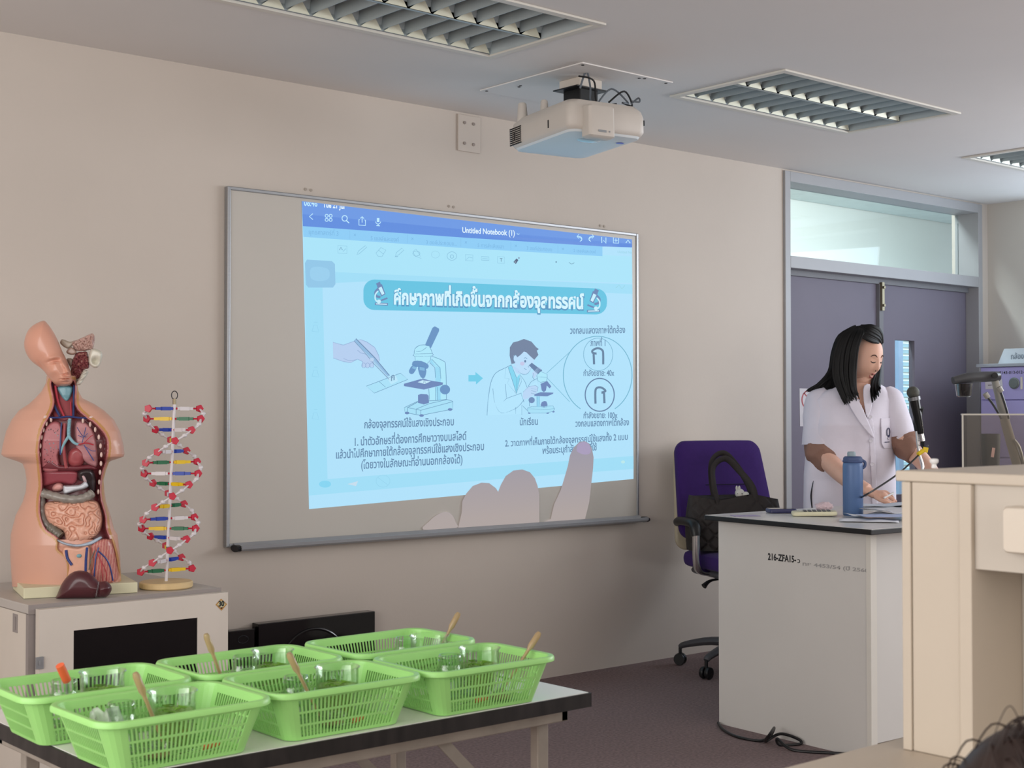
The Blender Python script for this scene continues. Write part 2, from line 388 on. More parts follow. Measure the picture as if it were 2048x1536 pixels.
# ------------------------------------------------------------------ recessed ceiling lights (switched off)
m_lv = mat('louvre_aluminium', '#a3adb0', 0.45, 0.35, var=0.04, scale=5); m_facet = mat('side_facet', '#e4e6d2', 0.4, 0.1, var=0)  # light caught by the reflector sides is put into the facet cream
m_refl = mat('reflector_sheet', '#c4ced1', 0.5, 0.35, var=0.03)
m_tube = mat('fluorescent_tube', '#dfe6e2', 0.3, var=0)
LBL = ['open louvred ceiling light nearest the left, cut by the top edge', 'louvred ceiling light right of the projector', 'louvred ceiling light far right above the corner']
for li, (x0, x1, y0, y1) in enumerate(LIGHTS):
    t = thing('ceiling_light', LBL[li], 'ceiling light', ((x0+x1)/2, (y0+y1)/2, CEIL), group='recessed louvred ceiling lights')
    g = B(); w = .03; z0, z1 = CEIL-.008, CEIL-.0005
    box(g, x0, x1, y0, y0+w, z0, z1); box(g, x0, x1, y1-w, y1, z0, z1); box(g, x0, x0+w, y0+w, y1-w, z0, z1); box(g, x1-w, x1, y0+w, y1-w, z0, z1)
    obj('trim_frame', g, m_white, t, smooth=False, bevel=.001)
    g = B(); a0, a1, b0, b1 = x0+.028, x1-.028, y0+.028, y1-.028; zt = CEIL+.10
    # housing: two curved reflector troughs
    nx = 12
    half = (b1-b0)/2
    for s in (0, 1):
        c0 = b0 + s*half; pr = []
        for k in range(nx+1):
            u = k/nx; pr.append((c0+u*half, CEIL+.012+.085*sin(pi*u)**.55))
        vs = [[g.verts.new((x, py, pz)) for py, pz in pr] for x in (a0, a1)]
        for k in range(nx): g.faces.new((vs[0][k], vs[0][k+1], vs[1][k+1], vs[1][k]))
    box(g, a0-.002, a0, b0, b1, CEIL, zt); box(g, a1, a1+.002, b0, b1, CEIL, zt)
    obj('reflector', g, m_refl, t)
    g = B(); n = 12
    dx = (a1-a0)/n
    for s in (0, 1):
        c0, c1 = b0 + s*half, b0 + (s+1)*half
        for k in range(1, n):
            x = a0 + k*dx
            # V-shaped cross louvre: thick at the bottom, sagging wings
            poly = [(x, c0+.004, CEIL+.008), (x, c1-.004, CEIL+.008), (x, c1-.012, CEIL+.055), (x, (c0+c1)/2, CEIL+.045), (x, c0+.012, CEIL+.055)]
            q = B(); prism(q, poly, (.003, 0, 0)); 
            for v in q.verts:
                d = (v.co.z-CEIL-.008)/.05
                v.co.x += (0.012*d if v.co.x > x+.001 else -0.012*d)
            merge(g, q)
        for yy, sg in ((c0, 1), (c1, -1)):
            box(g, a0, a1, min(yy, yy+sg*.006), max(yy, yy+sg*.006), CEIL+.002, CEIL+.05)
    obj('louvre', g, m_lv, t, smooth=False)
    for s in (0, 1):
        g = B(); c1_ = b0 + (s+1)*half - (.007 if s else .008)
        for k in range(n):
            x = a0 + k*dx; vs = [g.verts.new(p) for p in ((x+.006, c1_, CEIL+.003), (x+dx-.004, c1_, CEIL+.003), (x+dx*.5, c1_-.020, CEIL+.040))]; g.faces.new(vs)
        obj('side_facets', g, m_facet, t, smooth=False, solid=.0008)
    for s in (0, 1):
        g = B(); cy = b0 + (s+.5)*half; tube(g, [(a0+.02, cy, CEIL+.07), (a1-.02, cy, CEIL+.07)], .013, smooth=False, seg=14); obj('lamp_tube', g, m_tube, t)
    g = B(); cy = (b0+b1)/2; box(g, a0, a1, cy-.006, cy+.006, CEIL+.001, CEIL+.05); obj('centre_spine', g, m_lv, t, smooth=False)
# ================================================================== whiteboard and the projected picture
BY = WY - .02
bx0, bx1, bz0, bz1 = 2.668, 4.897, .697, 2.071
wbd = thing('whiteboard', 'wide enamel whiteboard in a thin aluminium frame on the front wall', 'whiteboard', ((bx0+bx1)/2, WY, bz0))
m_board = mat('whiteboard_enamel', '#c2bdb5', 0.35, var=0.015, scale=1.0, spec=0.45)
g = B(); box(g, bx0+.01, bx1-.01, BY, WY-.001, bz0+.01, bz1-.01); obj('board_panel', g, m_board, wbd, smooth=False)
g = B(); f = .014
box(g, bx0, bx0+f, BY-.006, WY-.0005, bz0, bz1); box(g, bx1-f, bx1, BY-.006, WY-.0005, bz0, bz1)
box(g, bx0+f, bx1-f, BY-.006, WY-.0005, bz1-f, bz1); box(g, bx0+f, bx1-f, BY-.006, WY-.0005, bz0, bz0+f)
obj('board_frame', g, m_alu, wbd, smooth=False, bevel=.003)
g = B()
pr = [(0, -.004), (-.05, -.012), (-.062, -.004), (-.064, .008), (-.058, .01), (-.052, 0), (-.02, .002), (0, .016)]
prism(g, [(bx0+.03, BY-.006+a, bz0+b) for a, b in pr], (bx1-bx0-.03, 0, 0))
tray = obj('pen_tray', g, mat('tray_aluminium', '#a2a4a8', .4, .35, var=.03), wbd, smooth=False)
for x in (bx0+.018, bx1-.002):
    g = B(); tube(g, [(x, BY-.036, bz0-.002), (x+.016, BY-.036, bz0-.002)], .03, smooth=False, seg=16, flat=.45); obj('end_cap', g, m_dark, tray)
m_lemit = {}
def em(col, k=1.0, name=None):
    if col in m_lemit: return m_lemit[col]
    m = bpy.data.materials.new('projected_' + col.strip('#')); m.use_nodes = True; b = m.node_tree.nodes['Principled BSDF']
    b.inputs['Base Color'].default_value = (.02, .02, .02, 1); b.inputs['Roughness'].default_value = .6; b.inputs['Specular IOR Level'].default_value = .1
    b.inputs['Emission Color'].default_value = lin(col) + (1,); b.inputs['Emission Strength'].default_value = k
    m_lemit[col] = m; return m
class Art:
    """flat picture drawn on a vertical plane; coordinates are measured ones, laid on the plane"""
    def __init__(s, plane): s.bm = B(); s.mats = []; s.plane = plane; s.lv = 1
    def mi(s, c):
        m = c if not isinstance(c, str) else em(c)
        if m not in s.mats: s.mats.append(m)
        return s.mats.index(m)
    def pt(s, p): return s.plane(p[0], p[1], s.lv)
    def poly(s, pts, c, smooth=0):
        if smooth: pts = [(v.x, v.y) for v in smooth_path([(a, b, 0) for a, b in pts], smooth, True)]
        q = B(); prism(q, [s.pt(p) for p in pts], None, mi=s.mi(c)); merge(s.bm, q); return s
    def ell(s, cx, cy, rx, ry, c, n=32, a0=0, a1=360): return s.poly([(cx+rx*cos(radians(a0+(a1-a0)*k/n)), cy+ry*sin(radians(a0+(a1-a0)*k/n))) for k in range(n)], c)
    def line(s, pts, w, c, smooth=0, closed=False):
        P = [Vector((a, b, 0)) for a, b in pts]
        if smooth: P = smooth_path(P, smooth, closed)
        q = B(); mi = s.mi(c); n = len(P); L = []; R = []
        for i in range(n):
            d = (P[(i+1) % n] - P[i-1]) if closed or 0 < i < n-1 else (P[min(i+1, n-1)] - P[max(i-1, 0)])
            d.z = 0; d.normalize(); nn = Vector((-d.y, d.x, 0)) * w/2
            L.append(q.verts.new(s.pt(P[i]+nn))); R.append(q.verts.new(s.pt(P[i]-nn)))
        for i in range(n if closed else n-1):
            j = (i+1) % n; q.faces.new((L[i], L[j], R[j], R[i])).material_index = mi
        merge(s.bm, q); return s
    def ring(s, cx, cy, rx, ry, w, c, a0=0, a1=360, n=48):
        full = abs(a1-a0) >= 360
        return s.line([(cx+rx*cos(radians(a0+(a1-a0)*k/n)), cy+ry*sin(radians(a0+(a1-a0)*k/n))) for k in range(n if full else n+1)], w, c, closed=full)
    def text(s, t, p0, p1, c, vs=1.0, bold=0.0, clip=None, mirror=False):
        tb, w = text_bm(t, 1.0, bold); w = max(w, 1e-3)
        dx, dy = p1[0]-p0[0], p1[1]-p0[1]; L = sqrt(dx*dx+dy*dy); k = L/w; mi = s.mi(c)
        for f in tb.faces: f.material_index = mi
        for v in tb.verts:
            u = v.co.x/w
            if mirror: u = 1-u
            x = p0[0]+dx*u; y = p0[1]+dy*u - v.co.y*k*vs
            v.co = Vector((x, y, 0))
        if clip: # keep below the line clip[0]-clip[1]
            (ax, ay), (bx_, by_) = clip
            bmesh.ops.bisect_plane(tb, geom=tb.verts[:]+tb.edges[:]+tb.faces[:], plane_co=(ax, ay, 0), plane_no=Vector((by_-ay, -(bx_-ax), 0)), clear_outer=True)
        for v in tb.verts: v.co = s.pt(v.co)
        merge(s.bm, tb); return s
    def done(s, name, parent, **k): return obj(name, s.bm, s.mats, parent, smooth=False, keepn=True, **k)
def boardp(u, v, lv): return onY(u, v, BY - .0006*lv)
sl = thing('projected_slide', 'bright blue projected lesson slide with Thai text and microscope drawings on the whiteboard', 'projected picture', tuple(onY(935, 1000, BY-.0006)))
A = Art(boardp)
BG1, BG2, BG3 = '#afe0f9', '#9fdcf5', '#a9e2f7'
A.poly([(604,402),(930,441),(1264,479),(1266,700),(1267,958),(940,989),(618,1018),(611,710)], BG1)
A.lv = 2; A.poly([(607,473),(940,497),(1264,513),(1264.6,566),(930,556),(609,541)], BG3)
A.poly([(609,541),(930,556),(1264.6,569),(1265,588),(1216,586),(727,563),(645,567),(655,958),(1000,932),(1267,912),(1267,938),(1000,958),(618,991)], BG2)
A.done('slide_background', sl)
A = Art(boardp); A.lv = 3
A.poly([(604,402),(930,441),(1264,479),(1264.4,495),(1205,493),(940,476),(606,452)], '#6c98e2')
A.poly([(605,428),(940,460),(1264,488),(1264.4,495),(1205,493),(940,476),(606,452)], '#658ddb')
A.lv = 5; W = '#bfeaff'
clip = ((604,403),(1264,480))
A.text('08:46', (608,411), (635,413), W, 1.5, .02, clip=clip); A.text('Tue 21 Jul', (646,414), (689,417.5), '#e4f6ff', 1.5, .03, clip=clip)
A.line([(626,427),(619,433),(626,439)], 1.6, W)
for i in (0, 1):
    for j in (0, 1): A.ring(653.5+i*8, 431.5+j*8, 3, 3, 1.5, W, n=16)
A.ring(689.5, 436.5, 5.2, 5.6, 1.7, W, n=24); A.line([(693,441),(698.5,446)], 2, W)
A.line([(720,439),(718,439),(718,450),(731,451),(731,440),(729,440)], 1.6, W); A.line([(724.5,445),(724.5,433)], 1.5, W); A.line([(721,436.5),(724.5,433),(728,437)], 1.5, W)
A.line([(756.5,436),(756.5,444)], 5, W); A.ring(756.5, 442, 5.2, 6, 1.3, W, 10, 170, 12); A.line([(756.5,448),(756.5,451)], 1.4, W); A.line([(753,451),(760,451.5)], 1.6, W)
A.text('Untitled Notebook (1)', (924.4,465), (1029.8,471.5), '#e2f5ff', 1.35, .022)
A.line([(1034,467),(1036.5,469),(1039,467.5)], 1.3, W)
for x, sg in ((1159, -1), (1183, 1)):
    A.line([(x-sg*4, 482),(x-sg*4,477),(x+sg*3,473)], 1.3, W, 4); A.line([(x+sg*1,469),(x+sg*5,473),(x+sg*1,477)], 1.3, W)
    A.line([(x+sg*4,473),(x-sg*3,474),(x-sg*5,479),(x-sg*1,483)], 1.3, W, 4)
A.line([(1203.5,474),(1203.5,486),(1207.5,481),(1212,487),(1212,475)], 1.6, W)
A.line([(1227,475),(1227,486),(1237.5,486.5),(1237.5,476)], 1.5, W); A.line([(1232,477),(1232,484)], 1.3, W); A.line([(1229,480.5),(1235.5,481)], 1.3, W)
A.line([(1252,486),(1256,480),(1260.5,486.5)], 1.7, W)
A.done('title_bar', sl)
A = Art(boardp); A.lv = 3
A.poly([(606,452),(940,476),(1205,493),(1205,512.5),(940,497),(607,473.5)], '#8ccbf4')
A.lv = 4; F = '#78b3e0'
for x, s in ((700, .0), (815, 0), (922, 0), (1022, 0), (1116, 0)):
    y = 452 + (x-606)*.0685; A.line([(x, y+3), (x, y+20)], .8, '#83c0ea'); A.line([(x+8,y+9),(x+12,y+13)], .9, F); A.line([(x+12,y+9),(x+8,y+13)], .9, F)
for s, a, b, y in (('ยุทธศาสตร์ที่ 3', 617, 677, 468), ('5 เซลล์และองค์', 741, 798, 480), ('3 องค์ประกอบข...', 852, 914, 488), ('5 การลำเลียงสา', 955, 1008, 494), ('3 องค์ประกอบข', 1053, 1104, 499.5), ('2 เซลล์และองค์', 1147, 1192, 504)):
    A.text(s, (a, y), (b, y+3.2), F, 1.2)
A.text('Untitled No', (1235,506), (1264,507.5), '#96cfe2', 1.2)
A.done('tab_strip', sl)
F = '#86bcd8'
A = Art(boardp); A.lv = 4; A.line([(676,491),(694,492),(694,507),(676,506)], .8, F, closed=True); A.line([(679,500),(682,494),(685,500)], 1.3, '#7099b8'); A.line([(686,503),(692,497)], .9, F); A.done('tool_icon', sl)
A = Art(boardp); A.lv = 4; A.line([(714,510),(717,502),(731,491),(734,494),(719,507)], .9, F, closed=True); A.done('tool_icon', sl)
A = Art(boardp); A.lv = 4; A.line([(752,506),(762,495),(772,500),(764,513),(756,512)], .9, F, closed=True); A.line([(757,500),(767,508)], .8, F); A.done('tool_icon', sl)
A = Art(boardp); A.lv = 4; A.line([(791,512),(793,505),(804,496),(808,500),(797,510)], .9, F, closed=True); A.line([(790,513),(796,513)], 1.6, F); A.done('tool_icon', sl)
A = Art(boardp); A.lv = 4; A.ring(833,507,7,5,.9,F); A.line([(826,503),(832,498),(838,507),(843,517),(830,512)], .8, F, closed=True); A.done('tool_icon', sl)
A = Art(boardp); A.lv = 4; A.ring(871,509,8,7,.8,'#98cde6'); A.ring(904,512,9.5,8.5,.9,F); A.ring(904,513,3.4,3.4,1.1,F); A.done('tool_icon', sl)
A = Art(boardp); A.lv = 4; A.line([(931,509),(946,510),(946,522),(931,521)], .8, F, closed=True); A.line([(933,519),(938,514),(945,516)], .8, F); A.done('tool_icon', sl)
A = Art(boardp); A.lv = 4; A.line([(963,513),(978,514),(978,521),(963,520)], 1.1, F, closed=True); A.line([(965,517),(976,518)], 1, F); A.done('tool_icon', sl)
A = Art(boardp); A.lv = 4; A.line([(995,513),(1009,514),(1009,527),(995,526)], .7, F, closed=True); A.text('T', (1000,523), (1005,523.3), '#6f93ae', 1.2, .02); A.done('tool_icon', sl)
A = Art(boardp); A.lv = 4; A.poly([(1027,524),(1033,517),(1037,520),(1032,528)], '#566582', 0); A.ell(1030.5,524,1,1,'#c9e8f5'); A.ell(1038,516,1.6,1.6,'#7f93b0'); A.done('tool_icon', sl)
A = Art(boardp); A.lv = 4; A.ell(1112.5,524,1.4,1.4,'#5f7f9c'); A.line([(1138,524.5),(1143,528),(1149,525.5)], 1, '#6d97b0', 4); A.done('tool_icon', sl)
# rounded grey bubble on the left
A = Art(boardp); A.lv = 4
A.poly([(614,519),(664,522),(670,528),(671,568),(666,575),(617,575),(612,569),(610,526)], '#90c5e6', 0)
A.lv = 5; A.poly([(624,535),(655,537),(658,556),(640,562),(622,556)], '#98cdec', 5)
A.done('grey_button', sl)
# title banner
A = Art(boardp); A.lv = 5
def banner(d):
    P = []
    r = 22-d
    for cx, cy, a in ((749+0, 581, 180), (1192, 599, 270), (1192, 607, 0), (749, 598, 90)):
        for k in range(7): P.append((cx+r*cos(radians(a+15*k)), cy+(r)*sin(radians(a+15*k))))
    return P
A.poly(banner(0), '#64c2e0')
A.lv = 6; A.text('ศึกษาภาพที่เกิดขึ้นจากกล้องจุลทรรศน์', (787,609), (1169,618.5), '#5795c0', 1.5, .085)
A.lv = 7; A.text('ศึกษาภาพที่เกิดขึ้นจากกล้องจุลทรรศน์', (787,607.5), (1168,617), '#d3f3ff', 1.5, .042)
for cx, cy, s in ((762, 591, 1), (1188, 605, -1)):
    K = '#6b86b4'; P = '#c4ecfb'
    def q(*pts): return [(cx+s*a, cy+b) for a, b in pts]
    A.lv = 7
    A.line(q((-1,3),(-9,1),(-11,-7),(-5,-14)), 4.6, K, 5); A.lv = 8; A.line(q((-4,15),(-11,8),(-11,-2),(-6,-9)), 2.8, P, 5)
    A.lv = 7; A.poly(q((-12,14),(14,15),(14,20),(-12,19)), K); A.lv = 8; A.poly(q((-10,15.5),(12,16.3),(12,18.5),(-10,17.8)), P)
    A.lv = 7; A.poly(q((-8,-19),(2,-23),(9,-3),(1,2)), K); A.lv = 8; A.poly(q((-5,-15),(1,-18),(7,-4),(2,-1)), P)
    A.lv = 7; A.poly(q((-10,-24),(-2,-28),(0,-22),(-7,-18)), K); A.line(q((0,10),(13,5)), 3.2, K); A.ell(cx-s*4, cy+12, 4, 4, P)
A.done('title_banner', sl)
# hand with tweezers and slide, drawn
A = Art(boardp); z3 = lambda *p: [(640+a/6.4, 640+b/6.4) for a, b in p]; LN = '#6c98ba'
A.lv = 3
HND = z3((165,285),(300,320),(440,270),(520,250),(600,280),(700,350),(750,450),(765,520),(740,560),(690,540),(690,600),(640,600),(600,610),(540,600),(545,530),(480,500),(390,545),(300,530),(170,485))
A.poly(HND, '#b4cdee')
A.line(HND[0:8], 1.1, '#8aa6cf'); A.line(HND[13:], 1.1, '#8aa6cf')
SLD = z3((595,845),(1030,680),(1125,760),(695,935)); A.poly(SLD, '#a8dff6'); A.lv = 4; A.line(SLD, 1, LN, closed=True)
A.poly(z3((860,740),(960,690),(1000,780),(910,825)), '#b9e6fa'); A.text('ก', z3((905,780))[0], z3((955,765))[0], '#6383a6', 1.25, .03)
A.line(z3((755,785),(840,860)), .8, LN)
A.lv = 5; A.poly(z3((435,265),(460,238),(700,480),(890,705),(870,720),(660,500)), '#8fb9de'); A.poly(z3((450,290),(690,545),(885,760),(880,735),(700,520)), '#a6cdea')
A.line(z3((435,265),(560,400),(690,560),(885,760)), .9, '#6580a4'); A.line(z3((460,238),(700,480),(890,710)), 1.6, '#6580a4')
A.ell(640+665/6.4, 640+505/6.4, 4.6, 4, '#c3d9f3'); A.ring(640+665/6.4, 640+505/6.4, 4.6, 4, .7, '#8aa6cf')
for x in (560, 610, 665): A.ring(640+x/6.4, 640+580/6.4, 4, 5, .8, '#8aa6cf', 0, 360, 16)
A.line(z3((480,385),(520,420),(600,440)), .8, '#7f9cc6'); A.line(z3((300,490),(380,520),(470,505)), .8, '#8aa6cf', 3)
A.done('hand_and_tweezers_drawing', sl)
A = Art(boardp); A.lv = 3; DK = '#6792c2'; DK2 = '#6c86b8'; PL = '#a6def5'; PW = '#ade5f8'
A.poly(z3((1400,520),(1475,460),(1590,530),(1610,600),(1615,1020),(1550,1060),(1400,1020),(1390,880),(1475,880),(1475,600)), PW)
A.poly(z3((1425,500),(1545,610),(1545,1030),(1480,1030),(1475,600),(1405,540)), '#92d2f0')
A.lv = 4; A.line(z3((1440,465),(1580,525),(1610,600),(1618,1015)), 1.1, LN, 3); A.line(z3((1405,545),(1470,610),(1478,740)), 1, LN); A.line(z3((1480,860),(1480,1030),(1505,1025),(1505,860)), 1, LN); A.line(z3((1430,500),(1535,610),(1548,750)), 1, LN); A.line(z3((1393,880),(1400,1020)), 1, LN)
A.poly(z3((1345,320),(1440,100),(1470,80),(1525,110),(1525,140),(1420,360)), DK, 0)
A.poly(z3((1205,440),(1215,370),(1280,322),(1400,335),(1435,420),(1435,460),(1205,460)), PW); A.line(z3((1205,440),(1215,370),(1280,322),(1390,330),(1435,420),(1435,460),(1205,460)), 1.1, LN, 2, True); A.line(z3((1210,400),(1290,400),(1370,345)), 1, LN, 3); A.line(z3((1205,435),(1435,430)), .9, LN)
A.poly(z3((1215,460),(1420,460),(1415,510),(1370,560),(1240,540),(1220,520)), PW); A.line(z3((1215,460),(1222,520)), 1, LN); A.line(z3((1420,460),(1415,510),(1370,560)), 1, LN)
A.lv = 5; A.poly(z3((1180,560),(1200,525),(1300,525),(1385,570),(1385,610),(1345,625),(1190,580)), DK, 2)
A.poly(z3((1190,570),(1245,590),(1200,680),(1160,690),(1138,650)), DK, 2); A.poly(z3((1260,590),(1355,610),(1355,700),(1330,745),(1290,730),(1262,660)), DK, 2)
A.lv = 6; A.poly(z3((1190,590),(1240,605),(1225,635),(1175,615)), '#7fb4da'); A.poly(z3((1275,600),(1340,610),(1340,650),(1275,640)), '#7fb4da')
A.lv = 5; A.poly(z3((1075,815),(1290,755),(1575,800),(1570,830),(1330,890),(1075,845)), DK2); A.lv = 6; A.poly(z3((1250,795),(1310,770),(1420,785),(1340,818)), '#c4e8f8'); A.text('ก', z3((1320,805))[0], z3((1350,803))[0], '#6383a6', .8, .02)
A.line(z3((1310,750),(1440,790),(1340,820)), 1.6, DK2)
A.ell(640+1600/6.4, 640+890/6.4, 10.2, 9.6, DK); A.poly(z3((1255,960),(1290,945),(1370,950),(1390,970),(1395,1060),(1330,1080),(1255,1060)), DK2)
BASE = z3((1080,1120),(1250,1040),(1500,1030),(1620,1015),(1700,1040),(1700,1140),(1290,1220),(1090,1185)); A.lv = 3; A.poly(BASE, PL); A.lv = 4
A.line(BASE, 1.1, LN, closed=True); A.line(z3((1120,1120),(1290,1155),(1700,1045)), 1, LN); A.line(z3((1290,1155),(1290,1215)), 1, LN); A.line(z3((1230,1140),(1230,1205)), 1, LN); A.line(z3((1230,1140),(1400,1070),(1620,1020)), 1, LN); A.line(z3((1115,1185),(1120,1120),(1250,1050)), 1.3, LN)
for x, y in ((1115,1190),(1300,1222),(1665,1145)): A.ell(640+x/6.4, 640+y/6.4, 4.6, 2.6, DK2)
A.done('microscope_drawing', sl)
A = Art(boardp); A.lv = 3
A.poly([(937,750),(951,750),(951,744),(966,756.5),(952,769),(952,763),(937,763)], '#70cbe8'); A.done('arrow', sl)
# student at a microscope
A = Art(boardp); z4 = lambda *p: [(940+a/6.024, 640+b/6.024) for a, b in p]
A.lv = 3; SK = '#b7d5f4'
COAT = z4((205,1150),(220,960),(250,760),(310,640),(430,575),(520,540),(620,650),(690,820),(800,740),(820,800),(640,960),(640,1130)); A.poly(COAT, '#b2e3fb')
A.line(z4((205,1150),(220,960),(250,760),(310,640),(430,575),(500,540)), 1.1, LN, 3); A.line(z4((275,825),(300,1000),(380,1120),(560,1060),(650,960)), 1.1, LN, 4); A.line(z4((405,980),(440,945),(620,880)), 1, LN); A.line(z4((425,770),(440,940)), .9, LN)
A.line(z4((430,575),(420,700),(475,710),(450,760),(555,885),(620,740),(605,650)), 1, LN); A.line(z4((550,1050),(550,1130)), .9, LN); A.line(z4((625,1020),(625,1140)), .9, LN); A.line(z4((615,885),(650,990)), 1, LN); A.line(z4((630,1030),(690,1090)), .9, LN); A.line(z4((605,660),(660,740),(690,820)), .9, LN); A.line(z4((700,800),(740,740),(810,705)), .9, LN)
A.lv = 4; A.poly(z4((460,570),(500,545),(560,700),(600,650),(600,720),(560,885)), '#82d4ef')
A.line(z4((460,570),(560,885),(600,700)), .9, LN); A.line(z4((500,545),(565,705),(565,870)), .9, LN)
A.poly(z4((500,540),(560,640),(600,650),(600,600)), SK)
FACE = z4((520,430),(560,410),(660,370),(770,470),(745,560),(700,640),(640,655),(580,620),(550,560),(525,490)); A.poly(FACE, '#b9dcf8', 2); A.line(FACE[4:8], 1, LN, 3)
A.lv = 5; A.ell(940+630/6.024, 640+525/6.024, 4.5, 4, '#c3c6e6')
HAIR = z4((500,530),(478,430),(480,330),(520,270),(580,255),(650,228),(740,260),(800,330),(830,350),(805,370),(825,420),(775,480),(720,430),(680,390),(650,380),(610,420),(570,450),(555,425),(525,430),(525,480),(545,520)); A.poly(HAIR, '#71829f')
A.ring(940+548/6.024, 640+465/6.024, 4, 7, .9, LN, 90, 330, 16)
A.ell(940+665/6.024, 640+497/6.024, 1.9, 2.6, '#5f7ba0'); A.line(z4((650,462),(670,455),(690,468)), 1, LN, 3); A.line(z4((652,585),(682,597)), 1, LN); A.line(z4((720,540),(700,565),(712,570)), .9, LN)
A.poly(z4((710,545),(745,515),(870,610),(820,650),(800,640)), '#6d84a8'); A.poly(z4((745,640),(830,560),(860,590),(800,660),(770,710)), SK); A.poly(z4((745,515),(870,610),(820,650),(712,548)), '#6d84a8')
A.line(z4((820,570),(850,615)), 1.1, LN); A.line(z4((840,575),(868,610)), 1.1, LN); A.line(z4((765,640),(755,690),(775,720)), .9, LN)
MH = z4((805,670),(850,620),(930,655),(930,700),(920,740),(850,750),(820,735)); A.poly(MH, PW); A.line(MH, 1, LN, closed=True); A.line(z4((805,685),(930,690)), .9, LN)
A.poly(z4((850,770),(930,735),(980,800),(960,825),(925,790),(915,850),(890,870),(865,850)), DK2); A.poly(z4((775,895),(850,870),(1005,875),(1000,890),(930,920),(775,915)), DK2)
A.poly(z4((800,920),(840,920),(840,1050),(805,1050)), '#92d2f0'); A.line(z4((808,920),(808,1045)), .9, LN); A.line(z4((838,920),(838,1030)), .9, LN)
A.poly(z4((865,990),(920,980),(930,1050),(855,1050)), DK2, 2); BS = z4((695,1060),(740,1045),(1000,1035),(1020,1075),(1000,1100),(920,1120),(720,1120),(695,1100)); A.poly(BS, PL); A.line(BS, 1, LN, closed=True); A.line(z4((700,1070),(940,1080),(1018,1065)), .8, LN)
for x, y in ((715,1122),(935,1122),(1005,1105)): A.ell(940+x/6.024, 640+y/6.024, 2.6, 1.6, DK2)
A.ell(940+743/6.024, 640+965/6.024, 6.2, 6, '#6d8ab6'); A.line(z4((715,1040),(715,985)), .9, LN)
HD = z4((640,870),(710,800),(790,790),(820,810),(810,860),(790,890),(740,920),(650,960)); A.poly(HD, SK, 2); A.line(HD[:5], 1, LN); 
for y in (820, 850, 880): A.line(z4((735,y),(800,y+18)), .9, LN)
A.done('student_at_microscope_drawing', sl)
# magnified view circles
A = Art(boardp); A.lv = 3; R1 = '#6fafca'; TX = '#64819f'
cx, cy = 940+1538/6.024, 640+665/6.024
A.ring(cx, cy, 414/6.024, 468/6.024, 1.5, R1, -240+0, 60, 60)
A.line(z4((925,640),(1215,375)), .9, R1); A.line(z4((935,705),(1200,985)), .9, R1)
A.ring(940+1545/6.024, 640+415/6.024, 176/6.024, 197/6.024, 1, '#6fa7c4')
A.ring(940+1563/6.024, 640+902/6.024, 175/6.024, 198/6.024, 2.2, '#617da2')
KO = [(1495,535),(1495,400),(1530,400),(1475,390),(1500,345),(1560,340),(1600,380),(1605,470),(1605,535)]
A.lv = 4; A.line(z4((1495,535),(1490,410),(1525,405)), 4.4, TX); A.line(z4((1525,405),(1478,395),(1480,365),(1540,340),(1595,365),(1605,420),(1605,535)), 4.2, TX, 4)
A.line(z4((1620,1003),(1615,885),(1585,875)), 4.4, TX); A.line(z4((1585,875),(1632,858),(1610,830),(1570,812),(1525,822),(1510,870),(1512,1008)), 4.2, TX, 4)
A.done('magnified_view_circles', sl)
# running text
def line_part(name, items, lv=4):
    for s, a, b, vs, c in items: A = Art(boardp); A.lv = lv; A.text(s, a, b, c, vs, .018); A.done(name, sl)
TXC = '#6386a8'
line_part('caption_line', [('วงกลมแสดงภาพใต้กล้อง', (1140,667.5), (1250.5,666), 1.65, TXC), ('ภาพที่ 1', (1181,692), (1211,692), 1.7, TXC), ('กำลังขยาย: 40x', (1166.6,752), (1228.6,751.5), 1.65, TXC),
    ('กำลังขยาย: 100x', (1166.6,836.5), (1235,836), 1.62, TXC), ('วงกลมแสดงภาพใต้กล้อง', (1150.5,853.5), (1258,850.5), 1.65, TXC), ('กล้องจุลทรรศน์ใช้แสงเชิงประกอบ', (728,856.5), (907.8,850.5), 1.62, TXC), ('นักเรียน', (1039,850.5), (1075.7,849.5), 1.65, TXC)])
line_part('instruction_line', [('1. นำตัวอักษรที่ต้องการศึกษาวางบนสไลด์', (707,891.5), (933,879.5), 1.6, TXC), ('แล้วนำไปศึกษาภายใต้กล้องจุลทรรศน์ใช้แสงเชิงประกอบ', (671,917), (968,900), 1.6, TXC), ('(โดยวางในลักษณะที่อ่านนอกกล้องได้)', (721.7,937.5), (925,926), 1.6, TXC),
    ('2. วาดภาพที่เห็นภายใต้กล้องจุลทรรศน์ใช้แสงทั้ง 2 แบบ', (1010,893), (1255.4,879.5), 1.55, TXC), ('พร้อมระบุกำลังขยายที่ใช้', (1084.5,908), (1193.4,900.5), 1.62, TXC)])
# faint margin icons
F = '#8fcdea'
for y in (650, 740, 825):
    A = Art(boardp); A.lv = 3; A.line([(624,y+12),(628,y),(634,y),(638,y+14),(624,y+12)], .8, F); A.line([(628,y-6),(635,y-6)], .8, F); A.done('margin_icon', sl)
A = Art(boardp); A.lv = 3; A.ell(650,968,12,7,'#84d3f0'); A.done('margin_icon', sl)
A = Art(boardp); A.lv = 3; A.ring(766,962,14,12,.8,'#93cfea'); A.line([(756,955),(776,970)],.8,'#93cfea'); A.done('margin_icon', sl)
A = Art(boardp); A.lv = 3; A.poly([(695,968),(716,962),(712,972)], '#c5dcec'); A.done('margin_icon', sl)
A = Art(boardp); A.lv = 3; A.ell(1246,924,4,3,'#b9e6ea'); A.done('margin_icon', sl)
A = Art(boardp); A.lv = 3; A.line([(1232,576),(1238,570),(1244,578),(1250,571)], .8, '#93cdda'); A.done('margin_icon', sl)
